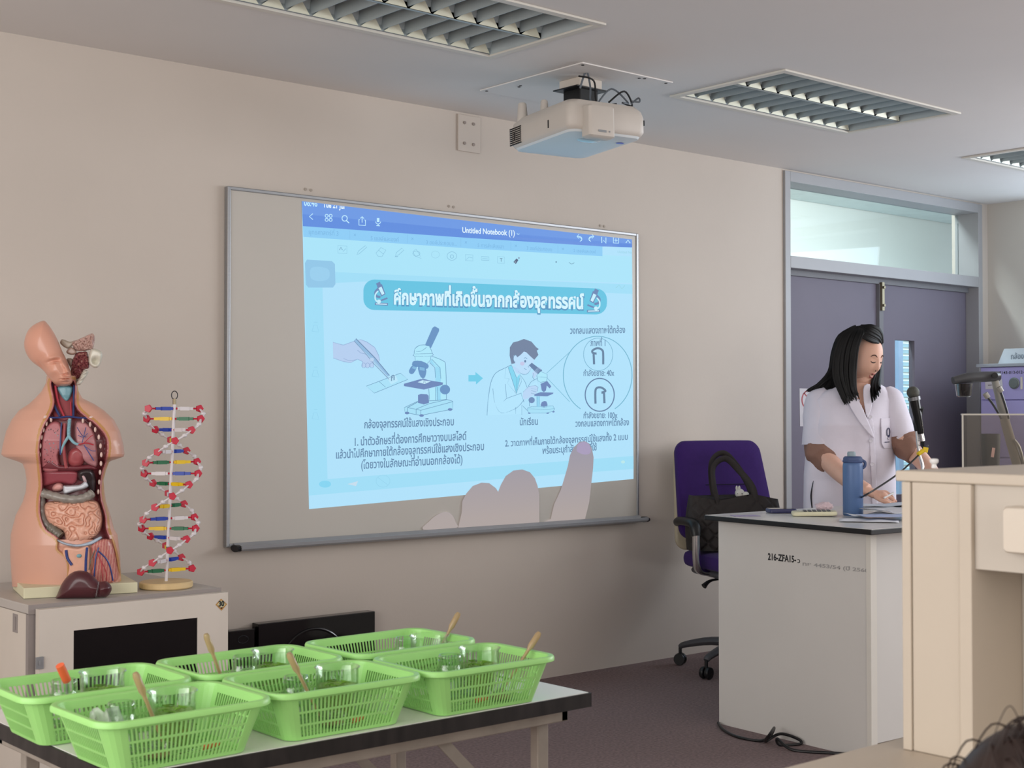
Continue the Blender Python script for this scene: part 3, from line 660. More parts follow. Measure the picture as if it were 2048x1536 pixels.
# the hand that points, seen in the projected picture
m_hand = bpy.data.materials.new('projected_hand_picture'); m_hand.use_nodes = True; nt = m_hand.node_tree; b = nt.nodes['Principled BSDF']
b.inputs['Base Color'].default_value = (.02, .02, .02, 1); b.inputs['Roughness'].default_value = .6; b.inputs['Specular IOR Level'].default_value = .1
ge = nt.nodes.new('ShaderNodeNewGeometry'); sp = nt.nodes.new('ShaderNodeSeparateXYZ'); nt.links.new(ge.outputs['Position'], sp.inputs[0])
mr = nt.nodes.new('ShaderNodeMapRange'); mr.inputs[1].default_value = .75; mr.inputs[2].default_value = 1.02; nt.links.new(sp.outputs[2], mr.inputs[0])
cr = nt.nodes.new('ShaderNodeValToRGB'); cr.color_ramp.elements[0].color = lin('#aca19e') + (1,); cr.color_ramp.elements[1].color = lin('#9c97a3') + (1,)
nt.links.new(mr.outputs[0], cr.inputs[0]); nt.links.new(cr.outputs[0], b.inputs['Emission Color']); b.inputs['Emission Strength'].default_value = 1.0
A = Art(boardp); z6 = lambda *p: [(840+a/4.551, 840+b/4.551) for a, b in p]
A.lv = 9; A.poly(z6((30,998),(80,925),(150,865),(230,835),(290,860),(325,930),(325,985)), m_hand, 3)
A.lv = 10; A.poly(z6((345,985),(380,840),(385,740),(420,670),(480,600),(560,570),(630,575),(690,620),(712,655),(715,970)), m_hand)
A.lv = 11; A.poly(z6((715,970),(712,650),(735,590),(780,510),(850,460),(930,450),(1000,475),(1045,530),(1070,600),(1085,680),(1085,945)), m_hand)
A.lv = 9; A.poly(z6((1085,945),(1190,900),(1220,770),(1280,640),(1310,540),(1345,420),(1365,320),(1400,250),(1450,200),(1500,192),(1540,215),(1565,260),(1580,340),(1575,440),(1560,570),(1540,750),(1500,910),(1300,930)), m_hand)
A.lv = 10; A.poly(z6((1425,275),(1440,220),(1490,200),(1535,220),(1555,270),(1545,305),(1500,315),(1450,300)), '#a79bba', 3)
A.done('pointing_hand_picture', sl)
# ================================================================== cabinet with the black glass door
m_cab = mat('cabinet_beige', '#d3cabf', 0.5, var=0.02)
m_cabg = mat('cabinet_grey_edge', '#938b88', 0.5, var=0.02)
m_cabt = mat('cabinet_top_grey', '#b9b3ad', 0.45, var=0.02)
m_bglass = mat('black_glass', '#08080a', 0.06, var=0, spec=0.6)
CT = .636
cabn = thing('storage_cabinet', 'beige and grey metal cabinet with a black glass window, under the torso model', 'cabinet', (1.98, 4.4, 0))
cx0, cx1, cy0, cy1 = 1.655, 2.295, 4.145, 4.75
g = B(); box(g, cx0+.004, cx0+.02, cy0+.02, cy1, 0.02, CT-.03); box(g, cx1-.02, cx1-.004, cy0+.02, cy1, .02, CT-.03); box(g, cx0+.02, cx1-.02, cy1-.02, cy1, .02, CT-.03); box(g, cx0+.02, cx1-.02, cy0+.02, cy1-.02, .02, .05)
box(g, cx0+.03, cx1-.03, cy0+.05, cy1-.01, 0, .02)
obj('carcass', g, m_cab, cabn, smooth=False, bevel=.002)
g = B(); box(g, cx0, cx1, cy0, cy1, CT-.028, CT); obj('cabinet_top', g, m_cabt, cabn, smooth=False, bevel=.003)
g = B(); box(g, cx0-.001, cx1+.001, cy0-.004, cy0, CT-.028, CT-.0005); box(g, cx0, cx0+.035, cy0, cy0+.02, .02, CT-.029); box(g, cx1-.035, cx1, cy0, cy0+.02, .02, CT-.029); obj('front_edge', g, m_cabg, cabn, smooth=False)
dy0, dy1 = cy0-.035, cy0-.007
a = onY(78, 1300, dy0).x; b_ = onY(455.5, 1300, dy0).x; dt = onY(265, 1202, dy0).z
wx0, wx1 = onY(147, 1300, dy0).x, onY(395, 1300, dy0).x; wz1 = onY(270, 1248, dy0).z; wz0 = .2
g = B(); box(g, a, wx0, dy0, dy1, .03, dt); box(g, wx1, b_, dy0, dy1, .03, dt); box(g, wx0, wx1, dy0, dy1, wz1, dt); box(g, wx0, wx1, dy0, dy1, .03, wz0)
cdoor = obj('cabinet_door', g, m_cab, cabn, smooth=False)
g = B(); box(g, wx0, wx1, dy0+.004, dy1-.004, wz0, wz1); obj('black_window', g, m_bglass, cdoor, smooth=False)
hp = onY(80, 1325, dy0); g = B(); box(g, a-.012, a+.012, dy0-.006, dy0+.0, hp.z-.018, hp.z+.018); box(g, a-.003, a+.003, dy0-.009, dy0-.005, hp.z-.007, hp.z+.007); obj('hinge', g, m_alu, cdoor, smooth=False, bevel=.001)
hp = onX(28, 1246, cx0); g = B(); box(g, cx0+.0025, cx0+.0045, hp.y-.018, hp.y+.018, hp.z-.028, hp.z+.028); box(g, cx0+.001, cx0+.003, hp.y-.006, hp.y+.006, hp.z-.02, hp.z+.02); obj('side_catch', g, m_cabg, cabn, smooth=False)
# diamond badge with a 30 on it, near the corner of the door
badge = thing('diamond_badge', 'small gold diamond sticker numbered 30 on the corner of the cabinet door', 'sticker', tuple(onY(442, 1209, dy0-.0005)))
def flatp(y): return lambda u, v, lv: onY(u, v, y - .0005*lv)
def flat_m(n, c, **k): return mat(n, c, .5, var=0, **k)
A = Art(flatp(dy0-.0005)); GOLD = flat_m('badge_gold', '#b98a45'); CRM = flat_m('badge_cream', '#dccfa6'); DKG = flat_m('badge_ink', '#2b3430')
A.lv = 1; A.poly([(431,1209),(442,1197),(454,1208),(443,1221)], GOLD); A.lv = 2; A.poly([(434,1209),(442,1200),(451,1208),(443,1217.5)], CRM); A.poly([(438,1215),(443,1217.5),(447,1214)], flat_m('badge_red', '#a8553a'))
A.lv = 3; A.text('30', (437,1212.5), (448.5,1211.5), DKG, 1.3, .05); A.done('badge_face', badge)
# black glossy appliance panels on the floor by the wall
def slab(name, label, x0, x1, y0, y1, z1, extra):
    t = thing(name, label, 'glass panel', ((x0+x1)/2, (y0+y1)/2, 0)); g = B(); box(g, x0, x1, y0, y1, 0, z1); obj('panel_body', g, m_bglass, t, smooth=False, bevel=.003)
    extra(t); return t
def ex1(t):
    g = B(); c = Vector((3.03, 4.735, .17))
    tube(g, [c + Vector((.17*cos(radians(a)), 0, .19*sin(radians(a)))) for a in range(0, 360, 20)], .006, seg=8, n=3, closed=True); obj('oval_ridge', g, mat('gloss_black_ridge', '#121214', .12, var=0), t)
slab('black_glass_panel', 'large glossy black panel leaning against the wall below the whiteboard', 2.785, 3.325, 4.735, 4.785, .402, ex1)
def ex2(t):
    g = B(); c = Vector((2.72, 4.739, .35)); tube(g, [c + Vector((.022*cos(radians(a)), 0, .014*sin(radians(a)))) for a in range(0, 360, 30)], .0015, seg=6, n=2, closed=True); obj('embossed_ring', g, m_dark, t)
slab('black_glass_panel', 'small dark panel between the cabinet and the large glossy panel', 2.66, 2.772, 4.74, 4.785, .386, ex2)
# ================================================================== folding table
TZ = .66
tx0, tx1, ty0, ty1 = .95, 1.932, 2.02, 2.62
tab = thing('folding_table', 'white topped folding table with a black edge band carrying the green baskets', 'table', ((tx0+tx1)/2, 2.32, 0))
g = B(); box(g, tx0+.002, tx1-.002, ty0+.002, ty1-.002, TZ-.026, TZ); obj('tabletop', g, mat('table_laminate', '#f0eee9', .35, var=.02, scale=3), tab, smooth=False)
g = B(); e = .0025
box(g, tx0-e, tx1+e, ty0-e, ty0+.002, TZ-.028, TZ-.001); box(g, tx0-e, tx1+e, ty1-.002, ty1+e, TZ-.028, TZ-.001); box(g, tx0-e, tx0+.002, ty0, ty1, TZ-.028, TZ-.001); box(g, tx1-.002, tx1+e, ty0, ty1, TZ-.028, TZ-.001)
obj('edge_band', g, mat('worn_black_edge', '#24201f', .45, var=.5, scale=40, stretch=(1, 1, .2)), tab, smooth=False)
m_leg = mat('worn_beige_steel', '#a49b90', .45, .35, var=.12, scale=14)
g = B(); i = .03
box(g, tx0+i, tx1-i, ty0+i, ty0+i+.018, TZ-.056, TZ-.027); box(g, tx0+i, tx1-i, ty1-i-.018, ty1-i, TZ-.056, TZ-.027); box(g, tx0+i, tx0+i+.018, ty0+i, ty1-i, TZ-.056, TZ-.027); box(g, tx1-i-.018, tx1-i, ty0+i, ty1-i, TZ-.056, TZ-.027)
obj('apron_rail', g, m_leg, tab, smooth=False, bevel=.002)
for x, s in ((tx1-.075, -1), (tx0+.075, 1)):
    for y in (ty0+.065, ty1-.065):
        g = B(); box(g, x-.014, x+.014, y-.012, y+.012, 0.008, TZ-.027); lg = obj('leg', g, m_leg, tab, smooth=False, bevel=.003)
        g = B(); box(g, x-.017, x+.017, y-.015, y+.015, 0, .03); obj('rubber_foot', g, m_black, lg, smooth=False, bevel=.003)
        g = B(); bar(g, (x+s*.008, y-.016, TZ-.30), (x+s*.26, y-.016, TZ-.05), .004, .022); tube(g, [(x+s*.015, y-.022, TZ-.29), (x+s*.015, y-.01, TZ-.29)], .008, smooth=False); obj('folding_brace', g, m_leg, tab, smooth=False)
    g = B(); box(g, x-.012, x+.012, ty0+.077, ty1-.077, .12, .144); obj('stretcher', g, m_leg, tab, smooth=False, bevel=.002)
# ================================================================== green baskets
m_bask = mat('green_basket_plastic', '#a0dc80', 0.38, var=0.03, sub=0.0)
def basket_mesh():
    g = B(); L, Wd, Hh = .290, .204, .079
    corner = .030
    def perim(L, W, r):
        P = []
        nl, nw = 57, 37
        def arc(cx, cy, a0):
            return [((cx+r*cos(radians(a0+90*k/5)), cy+r*sin(radians(a0+90*k/5))), 0) for k in range(6)]
        def side(p, q, n):
            return [((p[0]+(q[0]-p[0])*(k-(.26 if k%2 else 0))/n, p[1]+(q[1]-p[1])*(k-(.26 if k%2 else 0))/n), k) for k in range(n)]
        a, b = L/2-r, W/2-r
        P += side((-a, -W/2), (a, -W/2), nl) + arc(a, -b, -90)[0:5]
        P += side((L/2, -b), (L/2, b), nw) + arc(a, b, 0)[0:5]
        P += side((a, W/2), (-a, W/2), nl) + arc(-a, b, 90)[0:5]
        P += side((-L/2, b), (-L/2, -b), nw) + arc(-a, -b, 180)[0:5]
        kind = []
        for n, ar in ((nl, 5), (nw, 5), (nl, 5), (nw, 5)):
            kind += [(1 if (0 < k < n-1 and k % 2 == 1) else 0) for k in range(n)] + [0]*ar
        return [p for p, _ in P], kind
    zs = [0, .005, .024, .0275, .046, .0495, .070, .079]
    slot = [0, 1, 0, 1, 0, 1, 0]
    R = []
    for z in zs:
        t = z/Hh; P, kind = perim(L*(.80+.20*t)-.006, Wd*(.80+.20*t)-.006, corner*(.7+.3*t)); R.append([g.verts.new((x, y, z)) for x, y in P])
    n = len(kind)
    for i in range(len(zs)-1):
        for k in range(n):
            if slot[i] and kind[k]: continue
            g.faces.new((R[i][k], R[i][(k+1) % n], R[i+1][(k+1) % n], R[i+1][k]))
    # slotted bottom: inner rings towards a solid bar grid
    P, _ = perim(L*.80-.006, Wd*.80-.006, corner*.7)
    ring = R[0]; prev = ring
    for f in (.93,):
        cur = [g.verts.new((v.co.x*f, v.co.y*f, .0008)) for v in ring]
        for k in range(n): g.faces.new((prev[k], cur[k], cur[(k+1) % n], prev[(k+1) % n]))
    hx, hy = (L*.8-.006)/2*.93, (Wd*.8-.006)/2*.93
    m = 26
    for k in range(m+1):
        x = -hx+.002 + (2*hx-.004)*k/m; w = .0016
        yy = hy-.002
        vs = [g.verts.new(p) for p in ((x-w, -yy, .001), (x+w, -yy, .001), (x+w, yy, .001), (x-w, yy, .001))]; g.faces.new(vs)
    for y in (-hy*.66, -hy*.33, 0, hy*.33, hy*.66):
        vs = [g.verts.new(p) for p in ((-hx, y-.003, .0012), (hx, y-.003, .0012), (hx, y+.003, .0012), (-hx, y+.003, .0012))]; g.faces.new(vs)
    return g
def rim_mesh():
    g = B(); rings = []
    for dr, z in ((-.004, .079), (-.003, .0835), (.002, .0855), (.0065, .0845), (.0085, .081), (.0085, .0755), (.0065, .0755), (.006, .079), (-.001, .0795)):
        rings.append([(x, y, z) for x, y in rrect(.290+dr*2, .204+dr*2, .033+dr, 7)])
    rings.append(rings[0]); loft(g, rings, cap=False); bmesh.ops.remove_doubles(g, verts=g.verts, dist=1e-5); return g
BL = {1: (1.048, 2.352), 2: (1.060, 2.105), 3: (1.364, 2.350), 4: (1.372, 2.115), 5: (1.69, 2.352), 6: (1.684, 2.105)}
BN = {1: 'green basket at the far left corner, beaker and red capped jar inside', 2: 'green basket nearest the camera with a clear bag hung in it', 3: 'green basket in the middle of the back row', 4: 'green basket in the middle of the front row, tan dropper leaning out to the left', 5: 'green basket at the far right of the back row', 6: 'green basket at the right end of the table front'}
BR = {1: -.02, 2: .015, 3: 0, 4: -.015, 5: .02, 6: -.02}
GRP = 'green plastic baskets on the folding table'
bproto = thing('plastic_basket', BN[1], 'basket', (0, 0, 0), group=GRP)
body = obj('basket_wall', basket_mesh(), m_bask, bproto, smooth=False, solid=.0015); obj('basket_rim', rim_mesh(), m_bask, bproto)
bproto.location = (*BL[1], TZ+.002); bproto.rotation_euler.z = BR[1]
for k in range(2, 7):
    c = copy_tree(bproto); c.location = (*BL[k], TZ+.002); c.rotation_euler.z = BR[k]; c['label'] = BN[k]
# things in the baskets
m_jar = glass_mat('jar_glass', '#f8fcf9', .06, .91); m_jar2 = glass_mat('beaker_glass', '#f8fcf8', .05, .925)
m_weed = mat('water_weed', '#7aa83a', .6, var=.35, scale=60); m_water = mat('cloudy_green_water', '#b9d27c', .15, var=.2, scale=80, alpha=.45)
def jar():
    t = thing('glass_jar', '', 'jar', (0, 0, 0), group='small glass jars in the baskets')
    g = B(); R = .0225
    lathe(g, [(0, 0), (R-.002, 0), (R, .003), (R, .046), (R-.003, .053), (.0185, .057), (.0185, .060), (.0198, .0605), (.0198, .0625), (.0185, .063), (.0185, .066), (.0198, .0665), (.0198, .0685), (.018, .071), (.0168, .071), (.0168, .056), (R-.0045, .05), (R-.002, .045), (R-.002, .004), (0, .003)], seg=28)
    obj('jar_wall', g, m_jar, t); return t
def beaker():
    t = thing('glass_beaker', '', 'beaker', (0, 0, 0), group='glass beakers of water weed in the baskets')
    g = B(); R = .036
    lathe(g, [(0, 0), (R-.003, 0), (R, .003), (R, .078), (R+.003, .082), (R+.0018, .083), (R-.0015, .078), (R-.0015, .003), (0, .002)], seg=36); obj('beaker_wall', g, m_jar2, t)
    g = B(); lathe(g, [(0, .003), (R-.0025, .003), (R-.0025, .052), (0, .052)], seg=28); obj('water', g, m_water, t)
    g = B(); rnd = random.Random(5)
    for _ in range(95):
        a, r = rnd.uniform(0, 2*pi), sqrt(rnd.random())*.027; p = Vector((r*cos(a), r*sin(a), rnd.uniform(.008, .050))); pts = [p]
        for _ in range(4): p = p + Vector((rnd.uniform(-.009, .009), rnd.uniform(-.009, .009), rnd.uniform(-.004, .006))); p.x = max(-.029, min(.029, p.x)); p.y = max(-.029, min(.029, p.y)); p.z = min(p.z, .042); 
        pts = [pts[0]] + [Vector((pts[0].x+rnd.uniform(-.012, .012), pts[0].y+rnd.uniform(-.012, .012), min(.056, pts[0].z+rnd.uniform(-.002, .006)))) for _ in range(3)]
        tube(g, pts, .0011, seg=5, n=3)
    w = obj('water_weed', g, m_weed, t); w['kind'] = 'stuff'; return t
def dish():
    t = thing('glass_dish', '', 'dish', (0, 0, 0), group='small glass dishes in the baskets')
    g = B(); lathe(g, [(0, 0), (.022, 0), (.026, .018), (.0275, .019), (.026, .0195), (.0215, .0015), (0, .0015)], seg=28); obj('dish_wall', g, m_jar2, t)
    g = B(); lathe(g, [(0, .0018), (.0195, .0018), (.021, .005), (0, .006)], seg=20); obj('brown_residue', g, mat('brown_residue', '#8c6f4a', .6, var=.4, scale=90), t); return t
def dropper(col):
    t = thing('dropper_pipette', '', 'dropper', (0, 0, 0), group='dropper pipettes leaning in the baskets')
    g = B(); lathe(g, [(0, .145), (.004, .144), (.0062, .138), (.0062, .112), (.0035, .104), (.0032, .10), (.0036, .098), (.0032, .096), (.0032, .05), (.0018, .03), (.0009, 0), (0, 0)], seg=12)
    obj('dropper_tube', g, mat('tan_soft_plastic', '#cfb283', .3, var=.05, trans=.45), t); return t
def cutter():
    t = thing('orange_handle_blade', '', 'blade', (0, 0, 0), group='orange handled blades lying in the baskets')
    g = B(); lathe(g, [(0, 0), (.005, .001), (.0055, .01), (.005, .034), (0, .036)], seg=12, M=Matrix.Rotation(pi/2, 4, 'Y')); obj('orange_handle', g, mat('orange_plastic', '#e4683f', .4, var=.05), t)
    g = B(); box(g, -.05, .001, -.003, .003, -.0006, .0006); obj('steel_blade', g, m_chrome, t, smooth=False); return t
protos = {'jar': jar(), 'beaker': beaker(), 'dish': dish(), 'dropper': dropper(''), 'cutter': cutter()}
WHERE = {1: 'far left basket', 2: 'basket nearest the camera', 3: 'middle basket of the back row', 4: 'middle basket of the front row', 5: 'far right basket of the back row', 6: 'basket at the right end of the table front'}
used = set()
def put(kind, k, dx, dy, label, rot=(0, 0, 0), dz=0.0042):
    p = protos[kind]; sc = {'jar': 1.14, 'beaker': 1.06}.get(kind, 1.0)
    if kind not in used: c = p; used.add(kind)
    else: c = copy_tree(p)
    c.location = (BL[k][0]+dx, BL[k][1]+dy, TZ+.002+dz); c.rotation_euler = rot; c.scale = (sc, sc, sc); c['label'] = label + ' in the ' + WHERE[k]
JAR = {1: (-.035, .025), 2: (-.055, .030), 3: (.01, .038), 4: (-.035, .030), 5: (.045, .010), 6: (-.008, .034)}
BK = {1: (.035, .025), 2: (.035, .032), 3: (.066, .028), 4: (.050, .028), 5: (.095, -.035), 6: (.062, .03)}
for k in range(1, 7):
    put('jar', k, *JAR[k], 'empty clear glass jar')
    if k != 5: put('beaker', k, *BK[k], 'beaker of green weed')
put('beaker', 5, .072, -.035, 'clear beaker by the dropper')
for k, (dx, dy) in {2: (-.025, -.035), 4: (-.0, -.032), 6: (.055, -.043), 3: (-.06, -.005)}.items(): put('dish', k, dx, dy, 'shallow dish of brown residue')
import mathutils
def lean(tilt, az): return mathutils.Matrix.Rotation(az, 3, 'Z') @ mathutils.Matrix.Rotation(tilt, 3, 'Y')
for k, dx, dy, ti, az in ((2, .0, -.02, 22, 175), (3, -.04, .0, 20, 170), (4, -.005, -.012, 27, 170), (5, .09, .0, 30, -20), (6, .07, -.02, 36, -18)):
    put('dropper', k, dx, dy, 'tan dropper pipette leaning upwards', rot=lean(radians(ti), radians(az)).to_euler())
for k, dx, dy, az in ((2, .05, -.045, .3), (4, .03, -.05, .4), (6, -.01, -.045, .2)):
    put('cutter', k, dx, dy, 'orange handled blade lying flat', rot=(0, 0, az), dz=.010)
t = thing('marker_stick', 'bright orange red stick standing in the jar of the far left basket', 'stick', (BL[1][0]-.035, BL[1][1]+.025, TZ+.012))
g = B(); tube(g, [(BL[1][0]-.030, BL[1][1]+.025, TZ+.014), (BL[1][0]-.030, BL[1][1]+.025, TZ+.084)], .0025, smooth=False); obj('stick', g, mat('steel_rod', '#b8b8b4', .3, .8, var=0), t)
g = B(); tube(g, [(BL[1][0]-.030, BL[1][1]+.025, TZ+.084), (BL[1][0]-.046, BL[1][1]+.018, TZ+.114)], .0075, smooth=False, seg=14); obj('orange_cap', g, mat('orange_plastic', '#e4683f', .4), t)
# clear bag hanging in the nearest basket
g = B(); nx_, nz_ = 12, 10
vs = [[g.verts.new((BL[2][0]-.112+.055*i/nx_, BL[2][1]+.03+.012*sin(i*1.3+j*.4)-.03*(1-j/nz_), TZ+.012+.068*j/nz_+.004*sin(i*2.1))) for i in range(nx_+1)] for j in range(nz_+1)]
for j in range(nz_):
    for i in range(nx_): g.faces.new((vs[j][i], vs[j][i+1], vs[j+1][i+1], vs[j+1][i]))
tag(recentre(obj('plastic_bag', g, mat('milky_bag', '#e8efe8', .35, var=.05, alpha=.38), smooth=True, solid=.0006)), 'crumpled clear plastic bag inside the basket nearest the camera', 'bag')
# ================================================================== ceiling projector
m_proj = mat('projector_cream', '#cfc7be', .45, var=.02)
m_projb = mat('projector_underside', '#d9dfe2', .35, var=.01)
pc = Vector((3.70, 3.935, 2.235)); PR = Matrix.Translation(pc) @ Matrix.Rotation(radians(-9), 4, 'Z') @ Matrix.Rotation(radians(-2), 4, 'X')
mnt = thing('projector_mount', 'square painted plate with a dark bracket holding the projector to the ceiling', 'mount', (3.86, 4.1, CEIL))
px0, px1, py0, py1 = 3.608, 4.10, 3.806, 4.41
g = B(); box(g, px0, px1, py0, py1, CEIL-.006, CEIL-.0008); obj('ceiling_plate', g, m_ceil, mnt, smooth=False, bevel=.001)
for x, y in ((px0+.02, py0+.02), (px1-.02, py0+.02), (px0+.02, py1-.02), (px1-.14, py0+.02), (px1-.16, py0+.03), (3.67, 4.23), (3.68, 4.25)):
    g = B(); tube(g, [(x, y, CEIL-.008), (x, y, CEIL-.006)], .006, smooth=False, seg=10); obj('screw', g, m_dark, mnt)
nx, ny = 3.80, 4.02
g = B(); box(g, nx-.06, nx+.06, ny-.06, ny+.06, 2.472, CEIL-.006); obj('neck_block', g, m_cab, mnt, smooth=False, bevel=.004)
g = B(); box(g, nx-.048, nx+.048, ny-.048, ny+.048, 2.378, 2.468); box(g, nx-.085, nx+.085, ny-.07, ny+.07, 2.466, 2.4715); box(g, nx-.16, nx+.17, ny-.02, ny+.02, 2.363, 2.378); box(g, nx-.06, nx+.06, ny-.12, ny+.1, 2.358, 2.392); box(g, nx-.165, nx-.15, ny-.022, ny+.022, 2.34, 2.378); obj('dark_bracket', g, m_black, mnt, smooth=False, bevel=.003)
prj = thing('projector', 'cream ceiling projector with a pale blue lit underside', 'projector', tuple(pc))
g = B(); hx, hy = .175, .215; rings = []
for inset, z in ((.03, -.004), (.008, .006), (0, .02), (0, .075), (.006, .098), (.022, .118), (.06, .124)):
    rings.append([PR @ Vector((x, y, z)) for x, y in rrect(2*(hx-inset), 2*(hy-inset), .035, 6)])
loft(g, rings, cap=True); obj('projector_body', g, m_proj, prj)
g = B(); rings = []
for k, (inset, z) in enumerate(((.012, .004), (.016, -.004), (.05, -.011), (.10, -.013))):
    rings.append([PR @ Vector((x, y, z)) for x, y in rrect(2*(hx-inset), 2*(hy-inset), .035, 6)])
loft(g, rings, cap=True); ub = obj('underside_cover', g, m_projb, prj)
g = B(); ell(g, PR @ Vector((-.03, -.12, -.008)), .055, .04, .012, 28, 10); obj('lens_dome', g, mat('smoked_lens_window', '#a9c4d2', .08, var=0, coat=.5), prj)
g = B(); rings = []
for inset, z in ((.008, -.030), (0, -.024), (0, .082), (.006, .090)):
    rings.append([PR @ Vector((x-.06, y-hy-.012, z)) for x, y in rrect(.115-2*inset, .06-2*inset, .012, 4)])
loft(g, rings); lens = obj('lens_housing', g, m_proj, prj)
g = B(); box(g, -.08, -.045, -hy-.044, -hy-.040, -.012, -.004, M=PR); box(g, -.033, -.028, -hy-.044, -hy-.040, -.010, -.005, M=PR); obj('latch_mark', g, m_alu, lens, smooth=False)
g = B()
for r in range(9):
    for c in range(5):
        y = .195 - c*.0165; z = .016 + r*.0078; box(g, -hx-.0025, -hx+.001, y-.007, y+.007, z-.0022, z+.0022, M=PR)
obj('vent_grille', g, m_black, prj, smooth=False)
for (x, y, r, h) in ((-.14, .165, .021, .055), (-.10, .07, .017, .05)):
    g = B(); lathe(g, [(0, .10), (r*1.15, .10), (r, .12), (r*.8, .12+h), (r*.6, .125+h), (0, .125+h)], seg=20, M=PR @ Matrix.Translation((x, y, 0))); obj('foot', g, m_proj, prj)
g = B()
for y in (-.07, .17): box(g, -hx-.0015, -hx+.001, y-.003, y+.003, .03, .06, M=PR)
box(g, hx-.001, hx+.003, -hy+.02, -hy+.04, .05, .07, M=PR); obj('side_catches', g, m_dark, prj, smooth=False)
g = B(); ell(g, PR @ Vector((.105, -.135, -.0128)), .018, .012, .001, 20, 6); obj('blue_logo', g, mat('logo_blue', '#5d6fe0', .4, var=0), ub)
cb = thing('projector_cables', 'looping grey and black cables on top of the projector', 'cable', tuple(PR @ Vector((.06, -.1, .13))))
for k, pts in enumerate([[(.02, 0, .22), (.03, -.03, .28), (.04, -.04, .22), (.03, -.06, .15), (.05, -.12, .13)], [(.0, -.02, .26), (.05, -.05, .24), (.05, -.07, .15), (.09, -.14, .135)], [(.03, -.1, .14), (.09, -.11, .20), (.15, -.13, .15), (.10, -.17, .135)], [(.06, -.13, .14), (.12, -.15, .185), (.17, -.13, .14), (.13, -.12, .15)], [(.15, -.15, .14), (.17, -.17, .16), (.16, -.19, .14), (.14, -.17, .145)]]):
    g = B(); tube(g, [PR @ Vector(p) for p in pts], .0035 if k else .004, seg=8, n=8); obj('cable', g, [mat('grey_cable', '#5e656d', .5, var=0), m_black][k % 2], cb)
# ================================================================== teacher desk
m_desk = mat('desk_panel_white', '#d2cfca', .5, var=.03, scale=2)
m_dtop = mat('desk_top_laminate', '#d5d3cf', .25, var=.03, scale=4)
DT = .81
desk = thing('teacher_desk', 'tall off white desk with a black edged top and an inventory number', 'desk', (5.1, 3.3, 0))
def quad_prism(bm, pts, z0, z1): return prism(bm, [(x, y, z0) for x, y in pts], (0, 0, z1-z0))
F0, N0 = Vector((4.198, 3.664)), Vector((4.158, 2.94)); ex = Vector((1, -.045)).normalized()
def dp(a, b): return (F0 + (N0-F0)*b + ex*a)      # a along the length, b 0..1 towards the viewer
g = B(); quad_prism(g, [dp(0, .0), dp(0, .99), dp(.02, .99), dp(.02, 0)], 0, .79); quad_prism(g, [dp(.02, .0), dp(.02, .03), dp(2.2, .03), dp(2.2, 0)], 0, .79); quad_prism(g, [dp(2.18, .03), dp(2.18, .97), dp(2.2, .97), dp(2.2, .03)], 0, .79)
obj('desk_panels', g, m_desk, desk, smooth=False)
g = B(); quad_prism(g, [dp(.02, .965), dp(.02, .99), dp(2.2, .99), dp(2.2, .965)], .05, .79); obj('front_panel', g, m_desk, desk, smooth=False)
g = B(); quad_prism(g, [dp(-.003, .985), dp(-.003, 1.012), dp(.03, 1.012), dp(.03, .985)], 0, .79); obj('corner_post', g, m_white, desk, smooth=False)
sl_ = [Vector((4.150, 3.695)), Vector((4.065, 2.865)), Vector((6.45, 2.765)), Vector((6.5, 3.60))]
g = B(); quad_prism(g, [(p.x, p.y) for p in sl_], .7905, DT-.0015); obj('black_edge', g, m_black, desk, smooth=False, bevel=.002)
c_ = sum(sl_, Vector((0, 0)))/4; g = B(); quad_prism(g, [tuple(c_ + (p-c_)*.996) for p in sl_], DT-.0014, DT); obj('desktop', g, m_dtop, desk, smooth=False)
nrm = Vector((-(F0-N0).y, (F0-N0).x, 0)).normalized()
def deskp(u, v, lv):
    # plane of the side panel
    d = ray(u, v); o = Vector((0, 0, H)); n = Vector((F0.y-N0.y, -(F0.x-N0.x), 0)).normalized(); P = Vector((F0.x, F0.y, 0)) - n*.0006*lv
    return o + d*((P-o).dot(n)/d.dot(n))
INK = flat_m('marker_ink', '#2a2a2c')
A = Art(deskp); A.text('216-ZFA15-', (1535.5, 1119.5), (1592, 1125.5), INK, 1.6, .035); A.text('ว', (1594,1126), (1600,1126.5), INK, 1, .01)
A.text('ทช 4453/54 (ปี 2560)', (1604,1131), (1742,1146), flat_m('marker_ink_smudge', '#a3a19f'), .62, .03); A.done('inventory_number', desk)
# things on the desk
def onT(u, v): return onZ(u, v, DT)
p = onT(1706, 1031); t = thing('water_bottle', 'matt blue steel water bottle standing on the desk', 'bottle', (p.x, p.y, DT+.001)); R = .0385
m_bot = mat('blue_powder_coat', '#56719d', .42, var=.03, metal=.1); m_botd = mat('dark_blue_cap', '#44557d', .5, var=.03)
g = B(); lathe(g, [(0, 0), (R-.003, 0), (R, .004), (R, .19), (R-.001, .2), (R-.003, .203), (0, .203)], c=p, seg=40); obj('bottle_body', g, m_bot, t)
g = B(); lathe(g, [(0, .2035), (R-.002, .2035), (R, .206), (R, .213), (R-.002, .215), (R-.002, .222), (R-.008, .228), (0, .228)], c=p, seg=40); cap = obj('screw_cap', g, m_botd, t)
g = B(); lathe(g, [(0, .2285), (.016, .2285), (.0165, .24), (.014, .246), (0, .247)], c=p - RGT*.005, seg=24); obj('spout_lid', g, mat('grey_lid', '#8fa0a8', .5), cap)
g = B(); tube(g, [p + RGT*.036 + Vector((0, 0, .212)), p + RGT*.047 + Vector((0, 0, .205)), p + RGT*.046 + Vector((0, 0, .19)), p + RGT*.038 + Vector((0, 0, .183))], .006, seg=10); obj('carry_loop', g, m_botd, t)
